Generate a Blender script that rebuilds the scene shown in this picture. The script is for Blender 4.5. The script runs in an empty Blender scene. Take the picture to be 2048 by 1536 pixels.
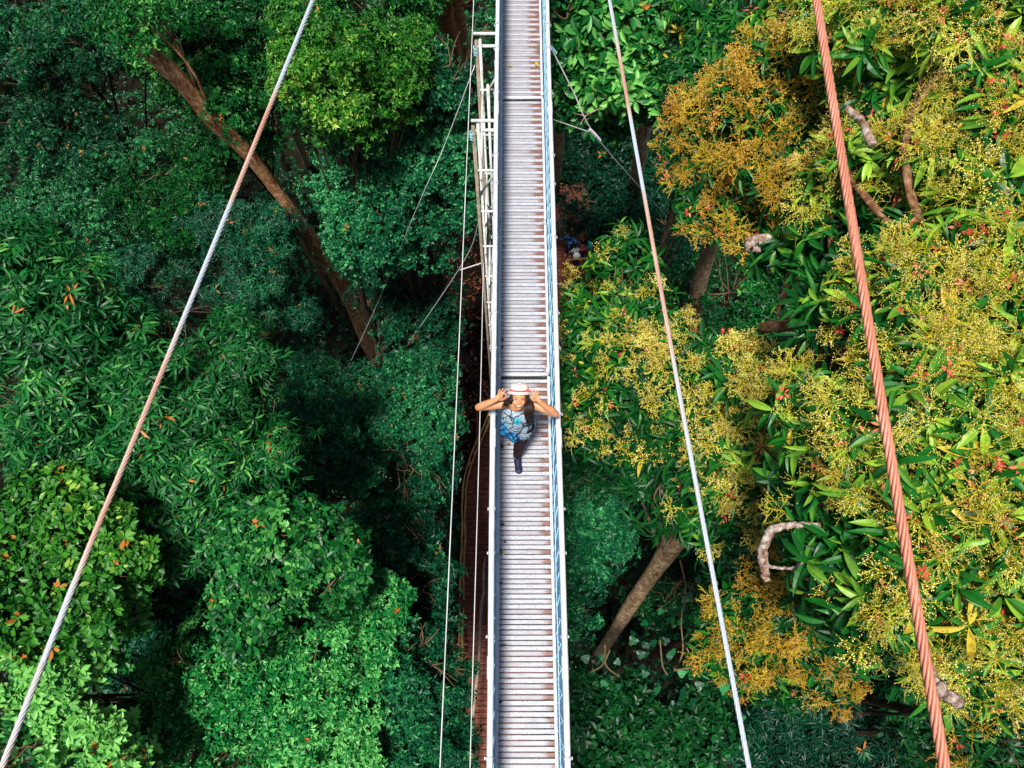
import bpy, bmesh, math
import numpy as np
from mathutils import Vector, Matrix

RNG = np.random.default_rng(7)
scn = bpy.context.scene
COL = scn.collection

# ------------------------------------------------------------------ camera
F = 1420.0                       # focal length in pixels of the 2048 wide photo
PITCH = math.radians(67.34)
SA, CA = math.sin(PITCH), math.cos(PITCH)
CAM = np.array([-0.146, 0.0, 8.1])
GROUND = -18.6

def at(px, py, zc):
    """world point seen at photo pixel px,py at depth zc in front of the camera"""
    v = (768.0 - py) / F
    return np.array([CAM[0] + (px - 1024.0) / F * zc,
                     zc * (CA + v * SA),
                     CAM[2] - zc * (SA - v * CA)])

def atz(px, py, z):
    v = (768.0 - py) / F
    return at(px, py, (CAM[2] - z) / (SA - v * CA))

cd = bpy.data.cameras.new('camera')
cam = bpy.data.objects.new('camera', cd)
COL.objects.link(cam)
cam.location = CAM
cam.rotation_euler = (math.pi / 2 - PITCH, 0, 0)
cd.sensor_width = 36
cd.lens = 36 * F / 2048
cd.clip_start = 0.05
cd.clip_end = 1000
scn.camera = cam

# ------------------------------------------------------------------ light
SUN_EL, SUN_AZ = 74.0, 205.0       # azimuth clockwise from +Y (where the sun stands)
w = bpy.data.worlds.new('World')
scn.world = w
w.use_nodes = True
nt = w.node_tree
for n in list(nt.nodes):
    nt.nodes.remove(n)
sky = nt.nodes.new('ShaderNodeTexSky')
sky.sky_type = 'NISHITA'
sky.sun_disc = False
sky.sun_elevation = math.radians(SUN_EL)
sky.sun_rotation = math.radians(SUN_AZ)
sky.dust_density = 3.0
bg = nt.nodes.new('ShaderNodeBackground')
bg.inputs[1].default_value = 0.062
out = nt.nodes.new('ShaderNodeOutputWorld')
nt.links.new(sky.outputs[0], bg.inputs[0])
nt.links.new(bg.outputs[0], out.inputs[0])
ld = bpy.data.lights.new('sun', 'SUN')
ld.energy = 4.6
ld.angle = math.radians(8.0)
ld.color = (1.0, 0.96, 0.89)
lo = bpy.data.objects.new('sun', ld)
COL.objects.link(lo)
az, el = math.radians(SUN_AZ), math.radians(SUN_EL)
sd = Vector((math.sin(az) * math.cos(el), math.cos(az) * math.cos(el), math.sin(el)))
lo.rotation_euler = sd.to_track_quat('Z', 'Y').to_euler()
lo.location = (0, 0, 40)
scn.view_settings.view_transform = 'Standard'
scn.view_settings.look = 'None'
scn.view_settings.exposure = 0.5
scn.view_settings.gamma = 1.0
scn.cycles.max_bounces = 6
scn.cycles.diffuse_bounces = 3
scn.cycles.glossy_bounces = 2

# ------------------------------------------------------------------ materials
class NT:
    def __init__(s, name, rough=0.6, spec=0.5, metal=0.0):
        s.m = bpy.data.materials.new(name)
        s.m.use_nodes = True
        s.t = s.m.node_tree
        s.b = s.t.nodes['Principled BSDF']
        s.b.inputs['Roughness'].default_value = rough
        s.b.inputs['Specular IOR Level'].default_value = spec
        s.b.inputs['Metallic'].default_value = metal
    def n(s, typ, **kw):
        x = s.t.nodes.new(typ)
        for k, v in kw.items():
            setattr(x, k, v)
        return x
    def l(s, a, b):
        s.t.links.new(a, b)
    def val(s, v):
        x = s.n('ShaderNodeValue'); x.outputs[0].default_value = v; return x.outputs[0]
    def math(s, op, a, b=None, c=None, clamp=False):
        x = s.n('ShaderNodeMath', operation=op)
        x.use_clamp = clamp
        for i, q in enumerate((a, b, c)):
            if q is None: continue
            if isinstance(q, (int, float)): x.inputs[i].default_value = q
            else: s.l(q, x.inputs[i])
        return x.outputs[0]
    def coord(s, scale=(1, 1, 1), kind='Object', loc=(0, 0, 0)):
        tc = s.n('ShaderNodeTexCoord')
        mp = s.n('ShaderNodeMapping')
        mp.inputs['Scale'].default_value = scale
        mp.inputs['Location'].default_value = loc
        s.l(tc.outputs[kind], mp.inputs['Vector'])
        return mp.outputs[0]
    def noise(s, vec, scale=5, detail=4, rough=0.6, dist=0.0):
        x = s.n('ShaderNodeTexNoise')
        x.inputs['Scale'].default_value = scale
        x.inputs['Detail'].default_value = detail
        x.inputs['Roughness'].default_value = rough
        x.inputs['Distortion'].default_value = dist
        s.l(vec, x.inputs['Vector'])
        return x.outputs['Fac']
    def ramp(s, fac, stops, interp='LINEAR'):
        x = s.n('ShaderNodeValToRGB')
        x.color_ramp.interpolation = interp
        e = x.color_ramp.elements
        while len(e) < len(stops): e.new(0.5)
        for i, (p, c) in enumerate(stops):
            e[i].position = p
            e[i].color = (c[0], c[1], c[2], 1)
        s.l(fac, x.inputs[0])
        return x.outputs[0]
    def mix(s, fac, a, b):
        x = s.n('ShaderNodeMix', data_type='RGBA')
        for i, q in ((0, fac), (6, a), (7, b)):
            if isinstance(q, (int, float)): x.inputs[i].default_value = q
            elif isinstance(q, tuple): x.inputs[i].default_value = (q[0], q[1], q[2], 1)
            else: s.l(q, x.inputs[i])
        return x.outputs[2]
    def attr(s, name):
        x = s.n('ShaderNodeAttribute', attribute_name=name)
        return x.outputs['Fac']
    def base(s, c):
        if isinstance(c, tuple): s.b.inputs['Base Color'].default_value = (c[0], c[1], c[2], 1)
        else: s.l(c, s.b.inputs['Base Color'])
    def bump(s, h, strength=0.4, dist=0.01):
        x = s.n('ShaderNodeBump')
        x.inputs['Strength'].default_value = strength
        x.inputs['Distance'].default_value = dist
        s.l(h, x.inputs['Height'])
        s.l(x.outputs[0], s.b.inputs['Normal'])

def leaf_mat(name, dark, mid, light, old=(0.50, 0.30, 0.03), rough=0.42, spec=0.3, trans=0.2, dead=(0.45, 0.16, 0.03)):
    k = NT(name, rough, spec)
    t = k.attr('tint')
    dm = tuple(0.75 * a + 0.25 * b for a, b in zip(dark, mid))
    c = k.ramp(t, [(0.0, dark), (0.26, dm), (0.58, mid), (0.885, light), (0.95, old), (1.0, dead)])  # steep dark-to-light stops put lit and shaded leaves into the colour
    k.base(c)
    if trans > 0:
        tr = k.n('ShaderNodeBsdfTranslucent')
        k.l(c, tr.inputs[0])
        mx = k.n('ShaderNodeMixShader')
        mx.inputs[0].default_value = trans
        k.l(k.b.outputs[0], mx.inputs[1])
        k.l(tr.outputs[0], mx.inputs[2])
        k.l(mx.outputs[0], k.t.nodes['Material Output'].inputs[0])
    return k.m

MAT = {}
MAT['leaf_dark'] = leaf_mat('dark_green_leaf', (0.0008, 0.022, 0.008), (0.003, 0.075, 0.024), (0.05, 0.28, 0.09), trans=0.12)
MAT['leaf_teal'] = leaf_mat('blue_green_leaf', (0.001, 0.030, 0.014), (0.005, 0.12, 0.042), (0.07, 0.38, 0.12))
MAT['leaf_green'] = leaf_mat('green_leaf', (0.001, 0.036, 0.008), (0.010, 0.155, 0.024), (0.18, 0.50, 0.10))
MAT['leaf_fresh'] = leaf_mat('fresh_green_leaf', (0.001, 0.055, 0.014), (0.010, 0.21, 0.04), (0.17, 0.54, 0.14))
MAT['leaf_lime'] = leaf_mat('yellow_green_leaf', (0.004, 0.08, 0.008), (0.06, 0.25, 0.02), (0.42, 0.60, 0.10))
MAT['leaf_mango'] = leaf_mat('glossy_mango_leaf', (0.001, 0.040, 0.008), (0.012, 0.15, 0.014), (0.30, 0.52, 0.04), old=(0.66, 0.64, 0.06), rough=0.42, dead=(0.55, 0.42, 0.04))
MAT['leaf_pink'] = leaf_mat('young_red_leaf', (0.45, 0.04, 0.03), (0.65, 0.13, 0.07), (0.75, 0.30, 0.14), old=(0.75, 0.30, 0.14))
MAT['litter'] = leaf_mat('dead_leaf', (0.06, 0.014, 0.007), (0.20, 0.045, 0.02), (0.42, 0.15, 0.07), trans=0)

def simple(name, c, rough=0.6, spec=0.4, var=0.0, scale=20, metal=0.0):
    k = NT(name, rough, spec, metal)
    if var:
        f = k.noise(k.coord(), scale, 4)
        k.base(k.ramp(f, [(0.25, tuple(x * (1 - var) for x in c)), (0.75, tuple(min(1, x * (1 + var)) for x in c))]))
    else:
        k.base(c)
    return k.m

MAT['panicle'] = leaf_mat('yellow_flower_stalk', (0.40, 0.32, 0.008), (0.52, 0.47, 0.02), (0.62, 0.60, 0.07), old=(0.7, 0.62, 0.15), rough=0.6, spec=0.2, trans=0.1)
MAT['panicle_gold'] = leaf_mat('golden_flower_stalk', (0.42, 0.19, 0.008), (0.50, 0.34, 0.015), (0.56, 0.46, 0.04), old=(0.65, 0.45, 0.1), rough=0.6, spec=0.2, trans=0.1)
MAT['bud_gold'] = simple('golden_flower_bud', (0.58, 0.36, 0.07), 0.6, 0.2, 0.35, 30)
MAT['bud'] = simple('flower_bud', (0.80, 0.66, 0.22), 0.6, 0.2, 0.2, 30)

def bark(name, a, b, c, scale=9):
    k = NT(name, 0.85, 0.2)
    v = k.coord((1, 1, 0.45))
    f = k.noise(v, scale, 8, 0.72, 0.6)
    f2 = k.noise(v, scale * 0.25, 3)
    s = k.math('ADD', k.math('MULTIPLY', f, 0.75), k.math('MULTIPLY', f2, 0.3))
    k.base(k.ramp(s, [(0.36, a), (0.50, b), (0.64, c)]))
    k.bump(f, 1.0, 0.06)
    return k.m
MAT['bark'] = bark('brown_bark', (0.03, 0.013, 0.006), (0.22, 0.10, 0.045), (0.5, 0.3, 0.16))
MAT['bark_dark'] = bark('dark_bark', (0.006, 0.004, 0.003), (0.035, 0.022, 0.012), (0.09, 0.065, 0.04))
MAT['bark_red'] = bark('red_brown_flaking_bark', (0.03, 0.010, 0.004), (0.38, 0.16, 0.06), (0.74, 0.46, 0.25), 16)
MAT['bark_moss'] = bark('mossy_grey_bark', (0.06, 0.035, 0.012), (0.32, 0.20, 0.10), (0.60, 0.46, 0.29), 12)
MAT['bark_pale'] = bark('pale_lichen_bark', (0.10, 0.045, 0.03), (0.38, 0.24, 0.17), (0.80, 0.70, 0.64), 22)
MAT['twig'] = simple('twig', (0.15, 0.095, 0.05), 0.8, 0.2, 0.4, 3)

# white painted steel
k = NT('white_painted_steel', 0.45, 0.4)
v = k.coord()
f = k.noise(v, 9, 6, 0.7)
f2 = k.noise(v, 60, 4)
k.base(k.ramp(k.math('ADD', k.math('MULTIPLY', f, 0.7), k.math('MULTIPLY', f2, 0.3)), [(0.30, (0.30, 0.27, 0.25)), (0.42, (0.52, 0.54, 0.58)), (0.6, (0.66, 0.68, 0.72))]))
MAT['white'] = k.m
k = NT('grey_scaffold_steel', 0.5, 0.4)
f = k.noise(k.coord(), 7, 6, 0.7)
k.base(k.ramp(f, [(0.30, (0.16, 0.12, 0.09)), (0.40, (0.50, 0.50, 0.48)), (0.6, (0.72, 0.73, 0.71))]))
MAT['scaffold'] = k.m
MAT['scaffold_tan'] = simple('weathered_tan_pole', (0.24, 0.20, 0.15), 0.8, 0.2, 0.5, 8)
MAT['clamp'] = simple('galvanised_clamp', (0.42, 0.44, 0.48), 0.45, 0.5, 0.3, 30)

# slats: worn white paint with rusty ends
k = NT('worn_white_slat', 0.5, 0.35)
v1 = k.coord((2.2, 55, 1))
v2 = k.coord((1, 1, 1))
streak = k.noise(v1, 3.0, 6, 0.75, 0.3)
spk = k.noise(v2, 55, 5, 0.8)
big = k.noise(k.coord((1.5, 7, 1)), 2.2, 5, 0.7)
sx = k.n('ShaderNodeSeparateXYZ'); tc = k.n('ShaderNodeTexCoord'); k.l(tc.outputs['Object'], sx.inputs[0])
worn = k.attr('tint')
thr = k.math('SUBTRACT', 0.335, k.math('MULTIPLY', worn, 0.25))
d = k.math('SUBTRACT', sx.outputs[0], thr)
d = k.math('ADD', d, k.math('MULTIPLY', k.math('SUBTRACT', streak, 0.5), 0.42))
mask = k.math('MULTIPLY', d, 16, clamp=True)
rustc = k.ramp(spk, [(0.3, (0.05, 0.018, 0.012)), (0.5, (0.19, 0.085, 0.06)), (0.7, (0.34, 0.20, 0.15))])
paint = k.ramp(k.math('ADD', k.math('MULTIPLY', spk, 0.55), k.math('MULTIPLY', streak, 0.45)),
               [(0.33, (0.09, 0.085, 0.09)), (0.45, (0.32, 0.33, 0.37)), (0.58, (0.56, 0.58, 0.64))])
dirt = k.math('MULTIPLY', k.math('SUBTRACT', k.math('ADD', big, k.math('MULTIPLY', worn, 0.35)), 0.62), 3.5, clamp=True)
paint2 = k.mix(k.math('MULTIPLY', dirt, 0.75), paint, (0.26, 0.23, 0.25))
paint3 = k.mix(k.math('MULTIPLY', worn, 0.55, clamp=True), paint2, (0.30, 0.27, 0.29))
k.base(k.mix(mask, paint3, rustc))
k.bump(spk, 0.3, 0.004)
MAT['slat'] = k.m

k = NT('blue_net', 0.5, 0.4)
v = k.coord((1, 1, 1))
wv = k.noise(k.coord((3, 9, 1.2)), 6, 4, 0.6, 1.0)
k.base(k.ramp(wv, [(0.35, (0.012, 0.13, 0.34)), (0.5, (0.03, 0.26, 0.52)), (0.68, (0.25, 0.55, 0.72))]))
MAT['blue'] = k.m
MAT['blue_rope'] = simple('pale_blue_rope', (0.33, 0.58, 0.72), 0.7, 0.2, 0.35, 20)

def cable_mat(name, stops, scale):
    k = NT(name, 0.5, 0.5, 0.15)
    f = k.noise(k.coord((1, 1, 1)), scale * 4, 3, 0.6)
    f = k.math('ADD', k.math('MULTIPLY', f, 0.45), k.math('MULTIPLY', k.attr('tint'), 0.55))
    f2 = k.noise(k.coord(), 70, 4)
    k.base(k.ramp(k.math('ADD', k.math('MULTIPLY', f, 0.85), k.math('MULTIPLY', f2, 0.15)), stops))
    return k.m
MAT['cable_rust'] = cable_mat('rusty_cable', [(0.3, (0.30, 0.10, 0.06)), (0.5, (0.50, 0.19, 0.12)), (0.7, (0.62, 0.33, 0.25))], 1.2)
MAT['cable_mixed'] = cable_mat('silver_and_rust_cable', [(0.40, (0.42, 0.47, 0.54)), (0.48, (0.46, 0.43, 0.42)), (0.56, (0.50, 0.34, 0.28)), (0.7, (0.44, 0.22, 0.16))], 0.9)
MAT['gap_black'] = simple('joint_gap_black', (0.02, 0.02, 0.022), 0.7, 0.3)  # near-black colour for the shade in open deck joints
MAT['wire'] = simple('galvanised_wire', (0.55, 0.55, 0.55), 0.5, 0.5, 0.3, 2)

# boards
k = NT('dark_red_boards', 0.8, 0.2)
v = k.coord((1, 4, 1))
f = k.noise(v, 2.5, 6, 0.7)
f2 = k.noise(k.coord(), 14, 5, 0.8)
k.base(k.ramp(k.math('ADD', k.math('MULTIPLY', f, 0.6), k.math('MULTIPLY', f2, 0.4)),
              [(0.35, (0.025, 0.008, 0.005)), (0.5, (0.10, 0.030, 0.018)), (0.68, (0.24, 0.085, 0.045))]))
MAT['board'] = k.m
MAT['bamboo'] = simple('bamboo_pole', (0.34, 0.19, 0.06), 0.6, 0.3, 0.5, 5)

k = NT('forest_soil', 0.95, 0.1)
f = k.noise(k.coord(), 3, 8, 0.8)
k.base(k.ramp(f, [(0.35, (0.003, 0.004, 0.002)), (0.55, (0.012, 0.010, 0.005)), (0.7, (0.035, 0.020, 0.010))]))
k.bump(f, 0.8, 0.1)
MAT['soil'] = k.m

# ------------------------------------------------------------------ mesh tools
def unit(a):
    a = np.asarray(a, float)
    return a / np.maximum(np.linalg.norm(a, axis=-1, keepdims=True), 1e-9)

class M:
    def __init__(s):
        s.v, s.f, s.mi, s.t, s.n = [], [], [], [], 0
    def add(s, v, f, mi=0, t=0.5):
        v = np.asarray(v, float).reshape(-1, 3)
        f = np.asarray(f, int).reshape(-1, 3)
        s.v.append(v); s.f.append(f + s.n)
        s.mi.append(np.broadcast_to(np.asarray(mi, int), (len(f),)))
        s.t.append(np.broadcast_to(np.asarray(t, float), (len(v),)))
        s.n += len(v)
        return s
    def box(s, lo, hi, mi=0, t=0.5, bev=0.0):
        x0, y0, z0 = lo; x1, y1, z1 = hi
        if bev > 0:
            b = bev
            # bevel only the long upper edges: profile in YZ swept along X or XZ along Y
            if x1 - x0 > y1 - y0:
                pr = [(y0, z0), (y1, z0), (y1, z1 - b), (y1 - b, z1), (y0 + b, z1), (y0, z1 - b)]
                v = [(x0, a, c) for a, c in pr] + [(x1, a, c) for a, c in pr]
            else:
                pr = [(x0, z0), (x0, z1 - b), (x0 + b, z1), (x1 - b, z1), (x1, z1 - b), (x1, z0)]
                v = [(a, y0, c) for a, c in pr] + [(a, y1, c) for a, c in pr]
            f = []
            n = 6
            for i in range(n):
                j = (i + 1) % n
                f += [(i, j, n + j), (i, n + j, n + i)]
            for i in range(1, n - 1):
                f += [(0, i + 1, i), (n, n + i, n + i + 1)]
            return s.add(v, f, mi, t)
        v = [(x, y, z) for x in (x0, x1) for y in (y0, y1) for z in (z0, z1)]
        f = [(0, 1, 3), (0, 3, 2), (4, 6, 7), (4, 7, 5), (0, 4, 5), (0, 5, 1), (2, 3, 7), (2, 7, 6), (0, 2, 6), (0, 6, 4), (1, 5, 7), (1, 7, 3)]
        return s.add(v, f, mi, t)
    def tube(s, pts, rad, sides=8, mi=0, t=0.5, caps=True):
        pts = np.asarray(pts, float)
        n = len(pts)
        rad = np.broadcast_to(np.asarray(rad, float), (n,))
        tg = np.gradient(pts, axis=0) if n > 2 else np.repeat((pts[-1] - pts[0])[None], n, 0)
        tg = unit(tg)
        ref = np.array([0, 0, 1.0]) if abs(tg[0][2]) < 0.8 else np.array([1.0, 0, 0])
        u = np.zeros((n, 3)); u[0] = unit(np.cross(ref, tg[0]))
        for i in range(1, n):
            q = u[i - 1] - tg[i] * np.dot(u[i - 1], tg[i])
            u[i] = unit(q)
        w_ = np.cross(tg, u)
        a = np.arange(sides) * 2 * np.pi / sides
        V = pts[:, None] + rad[:, None, None] * (np.cos(a)[None, :, None] * u[:, None] + np.sin(a)[None, :, None] * w_[:, None])
        V = V.reshape(-1, 3)
        i = np.arange(n - 1)[:, None] * sides; j = np.arange(sides)[None]; j2 = (j + 1) % sides
        A, B, C, D = i + j, i + j2, i + sides + j2, i + sides + j
        Fc = np.concatenate([np.stack([A, B, C], -1).reshape(-1, 3), np.stack([A, C, D], -1).reshape(-1, 3)])
        if caps:
            cv = np.array([pts[0], pts[-1]]); c0 = len(V); V = np.concatenate([V, cv])
            j = np.arange(sides); j2 = (j + 1) % sides; e = (n - 1) * sides
            Fc = np.concatenate([Fc, np.stack([np.full(sides, c0), j2, j], -1), np.stack([np.full(sides, c0 + 1), e + j, e + j2], -1)])
        return s.add(V, Fc, mi, t)
    def lathe(s, prof, c, axis=(0, 0, 1), sides=24, mi=0, t=0.5):
        """prof: list of (radius, height)"""
        ax = unit(np.array(axis)); ref = np.array([1.0, 0, 0]) if abs(ax[0]) < 0.9 else np.array([0, 1.0, 0])
        u = unit(np.cross(ref, ax)); w_ = np.cross(ax, u)
        a = np.arange(sides) * 2 * np.pi / sides
        V = np.array([np.asarray(c) + ax * h + r * (math.cos(x) * u + math.sin(x) * w_) for r, h in prof for x in a])
        n = len(prof); fs = []
        for i in range(n - 1):
            for j in range(sides):
                j2 = (j + 1) % sides
                fs += [(i * sides + j, i * sides + j2, (i + 1) * sides + j2), (i * sides + j, (i + 1) * sides + j2, (i + 1) * sides + j)]
        return s.add(V, fs, mi, t)
    def build(s, name, mats, parent=None, origin=None, smooth=False):
        V = np.concatenate(s.v); Fc = np.concatenate(s.f); mi = np.concatenate(s.mi); t = np.concatenate(s.t)
        if origin is None:
            origin = np.array(parent.location) if parent is not None else np.zeros(3)
        V = V - np.asarray(origin)
        me = bpy.data.meshes.new(name)
        me.vertices.add(len(V)); me.loops.add(len(Fc) * 3); me.polygons.add(len(Fc))
        me.vertices.foreach_set('co', V.astype(np.float32).ravel())
        me.loops.foreach_set('vertex_index', Fc.astype(np.int32).ravel())
        me.polygons.foreach_set('loop_start', np.arange(0, len(Fc) * 3, 3, dtype=np.int32))
        me.polygons.foreach_set('loop_total', np.full(len(Fc), 3, dtype=np.int32))
        for m in mats: me.materials.append(m)
        me.polygons.foreach_set('material_index', mi.astype(np.int32))
        me.polygons.foreach_set('use_smooth', np.full(len(Fc), bool(smooth)))
        me.update(calc_edges=True)
        at_ = me.attributes.new('tint', 'FLOAT', 'POINT')
        at_.data.foreach_set('value', t.astype(np.float32))
        o = bpy.data.objects.new(name, me)
        COL.objects.link(o)
        if parent is not None:
            o.parent = parent
        else:
            o.location = origin
        return o

def tag(o, label=None, cat=None, group=None, kind=None):
    if label: o['label'] = label
    if cat: o['category'] = cat
    if group: o['group'] = group
    if kind: o['kind'] = kind
    return o

def thing(name, loc, label, cat, group=None):
    o = bpy.data.objects.new(name, None)
    COL.objects.link(o)
    o.location = loc
    o.empty_display_size = 0.2
    bpy.context.view_layer.update()
    return tag(o, label, cat, group)

def spline(pts, n):
    """Catmull-Rom through pts, n samples"""
    p = np.asarray(pts, float)
    if len(p) == 2:
        t = np.linspace(0, 1, n)[:, None]
        return p[0] * (1 - t) + p[1] * t
    P = np.concatenate([[2 * p[0] - p[1]], p, [2 * p[-1] - p[-2]]])
    ts = np.linspace(0, len(p) - 1 - 1e-6, n)
    o = []
    for t in ts:
        i = int(t); u = t - i
        a, b, c, d = P[i], P[i + 1], P[i + 2], P[i + 3]
        o.append(0.5 * ((2 * b) + (-a + c) * u + (2 * a - 5 * b + 4 * c - d) * u * u + (-a + 3 * b - 3 * c + d) * u ** 3))
    return np.array(o)

# ------------------------------------------------------------------ leaves
def leaf_shape(L, W, fold=0.25, droop=0.2, seg=1, wide=0.5):
    """leaf along +Y, folded along its midrib; returns verts, tris"""
    if seg == 1:
        v = [(0, 0, 0), (-W / 2, L * wide, fold * W), (0, L, -droop * L), (W / 2, L * wide, fold * W)]
        return np.array(v), np.array([(0, 2, 1), (0, 3, 2)])
    ts = np.linspace(0, 1, seg + 2)
    v = [(0, 0, 0)]
    for t in ts[1:-1]:
        if t < wide: ww = math.sin(t / wide * math.pi / 2) ** 0.8
        else: ww = math.cos((t - wide) / (1 - wide) * math.pi / 2) ** 0.8
        z = -droop * L * t * t
        y = L * t * (1 - 0.12 * droop * t)
        v += [(-W / 2 * ww, y, z + fold * W * ww), (0, y, z), (W / 2 * ww, y, z + fold * W * ww)]
    v.append((0, L * (1 - 0.12 * droop), -droop * L))
    f = [(0, 2, 1), (0, 3, 2)]
    for i in range(seg - 1):
        a = 1 + 3 * i; b = a + 3
        f += [(a, a + 1, b + 1), (a, b + 1, b), (a + 1, a + 2, b + 2), (a + 1, b + 2, b + 1)]
    a = 1 + 3 * (seg - 1); e = len(v) - 1
    f += [(a, a + 1, e), (a + 1, a + 2, e)]
    return np.array(v, float), np.array(f)

def rotx(a):
    c, s_ = math.cos(a), math.sin(a)
    return np.array([[1, 0, 0], [0, c, -s_], [0, s_, c]])
def rotz(a):
    c, s_ = math.cos(a), math.sin(a)
    return np.array([[c, -s_, 0], [s_, c, 0], [0, 0, 1]])
def roty(a):
    c, s_ = math.cos(a), math.sin(a)
    return np.array([[c, 0, s_], [0, 1, 0], [-s_, 0, c]])

def rosette(rng, L, W, k, seg=1, elev=(5, 50), droop=0.25, fold=0.25, wide=0.5, stem=0.0, spread=0.03):
    V, Fs, T = [], [], []
    n = 0
    for i in range(k):
        l = L * rng.uniform(0.72, 1.12)
        v, f = leaf_shape(l, W * rng.uniform(0.8, 1.15), fold * rng.uniform(0.3, 1.3), droop * rng.uniform(0.3, 1.6), seg, wide)
        e = math.radians(rng.uniform(*elev))
        v = v @ roty(rng.uniform(-0.35, 0.35)).T
        v = v @ rotx(e).T
        v = v + np.array([0, 0.012, 0])
        v = v @ rotz(i * 2.39996 + rng.uniform(-0.3, 0.3)).T
        v = v + np.array([0, 0, rng.uniform(-1, 1) * spread])
        V.append(v); Fs.append(f + n); T.append(np.full(len(v), rng.uniform(-0.27, 0.27)))  # wide per-leaf tint paints bright and shaded leaves
        n += len(v)
    return np.concatenate(V), np.concatenate(Fs), np.concatenate(T), np.zeros(sum(len(x) for x in Fs), int)

def panicle(rng, L=0.26, rs=0.0028, nb=13, buds=True, sub=4, droop=0.0):
    m = M()
    axis = spline([(0, 0, 0), (0.02, 0, L * 0.5), (0.04 * rng.uniform(-1, 1), 0.04 * rng.uniform(-1, 1), L)], 4)
    m.tube(axis, np.linspace(rs * 1.5, rs, 4), 3, 0, 0.0, caps=False)
    for i in range(nb):
        t = 0.2 + 0.8 * i / nb
        p = np.array([np.interp(t * 3, range(4), axis[:, q]) for q in range(3)])
        a = i * 2.4 + rng.uniform(-0.4, 0.4)
        l = L * 0.62 * (1.15 - t) + 0.02
        el = rng.uniform(0.2, 0.8)
        d = np.array([math.cos(a) * math.cos(el), math.sin(a) * math.cos(el), math.sin(el)])
        e = p + d * l
        m.tube([p, e], [rs, rs * 0.8], 3, 0, 0.05, caps=False)
        for j in range(sub):
            tt = 0.3 + 0.7 * (j + 1) / sub
            q = p + (e - p) * tt
            d2 = unit(d + rng.normal(0, 0.75, 3))
            l2 = l * rng.uniform(0.22, 0.42) + 0.012
            q2 = q + d2 * l2
            m.tube([q, q2], [rs * 0.8, rs * 0.65], 3, 0, 0.12, caps=False)
            if buds:
                for z in range(2):
                    c = q + (q2 - q) * (1.0 - 0.45 * z) + rng.normal(0, 0.006, 3)
                    r = rs * 1.5
                    tv = c + r * np.array([(1, 1, 1), (-1, -1, 1), (-1, 1, -1), (1, -1, -1)])
                    m.add(tv, [(0, 1, 2), (0, 2, 3), (0, 3, 1), (1, 3, 2)], 1, 0.2)
    V = np.concatenate(m.v); Fs = np.concatenate(m.f); T = np.concatenate(m.t); mi = np.concatenate(m.mi)
    return V, Fs, T - 0.1, mi

def scatter(m, templates, P, N, S, T, rng, mi0=0):
    """bake copies of the templates at points P, axis N, size S, tint T"""
    P = np.asarray(P); N = unit(N); n = len(P)
    if n == 0: return
    which = rng.integers(0, len(templates), n)
    a = rng.uniform(0, 2 * np.pi, n)
    ref = np.where(np.abs(N[:, 2:3]) < 0.9, np.array([[0, 0, 1.0]]), np.array([[1.0, 0, 0]]))
    u = unit(np.cross(ref, N)); w_ = np.cross(N, u)
    X = np.cos(a)[:, None] * u + np.sin(a)[:, None] * w_
    Y = np.cross(N, X)
    R = np.stack([X, Y, N], axis=2)        # columns
    for k_, (V, Fc, t, mi) in enumerate(templates):
        idx = np.nonzero(which == k_)[0]
        if len(idx) == 0: continue
        vv = np.einsum('nij,vj->nvi', R[idx], V) * S[idx][:, None, None] + P[idx][:, None]
        tt = T[idx][:, None] + t[None]
        tt = np.where(T[idx][:, None] < 0.9, np.clip(tt, 0, 0.885), np.where(t[None] > 0.06, np.clip(tt, 0.93, 1), 0.6))
        nv = len(V)
        ff = Fc[None] + (np.arange(len(idx)) * nv)[:, None, None]
        m.add(vv.reshape(-1, 3), ff.reshape(-1, 3), np.tile(mi, len(idx)) + mi0, tt.ravel())

tr = np.random.default_rng(11)
TPL = {
    'small': [rosette(tr, 0.105, 0.046, 7, 1, (0, 55)) for _ in range(8)],
    'round': [rosette(tr, 0.088, 0.056, 6, 1, (0, 60), droop=0.1) for _ in range(8)],
    'under': [rosette(tr, 0.15, 0.058, 7, 1, (0, 50)) for _ in range(8)],
    'lance': [rosette(tr, 0.185, 0.036, 9, 2, (-25, 40), droop=0.45) for _ in range(8)],
    'obov': [rosette(tr, 0.135, 0.062, 8, 2, (-5, 50), droop=0.15, wide=0.66) for _ in range(8)],
    'broad': [rosette(tr, 0.17, 0.085, 7, 2, (0, 45), droop=0.2, wide=0.55) for _ in range(8)],
    'magnolia': [rosette(tr, 0.20, 0.068, 7, 3, (-10, 55), droop=0.2, wide=0.62) for _ in range(8)],
    'mango': [rosette(tr, 0.24, 0.050, 8, 4, (-35, 50), droop=0.4, fold=0.35) for _ in range(10)],
    'mango_mid': [rosette(tr, 0.24, 0.048, 8, 3, (-35, 50), droop=0.4, fold=0.35) for _ in range(10)],
    'pink': [rosette(tr, 0.060, 0.020, 6, 2, (-20, 60), droop=0.3) for _ in range(6)],
}
PAN = {
    'near': [panicle(tr, 0.27, 0.0019, 16, True, 4) for _ in range(6)],
    'mid': [panicle(tr, 0.24, 0.0025, 13, True, 4) for _ in range(6)],
}

class Noise:
    def __init__(s, rng, freq, n=7):
        s.k = rng.normal(0, 1, (n, 3)); s.k = unit(s.k) * freq * rng.uniform(0.6, 1.8, (n, 1))
        s.p = rng.uniform(0, 6.28, n)
    def __call__(s, P):
        return np.sin(P @ s.k.T + s.p).sum(1) / math.sqrt(len(s.p) / 2.0)   # ~ N(0,1)

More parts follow.
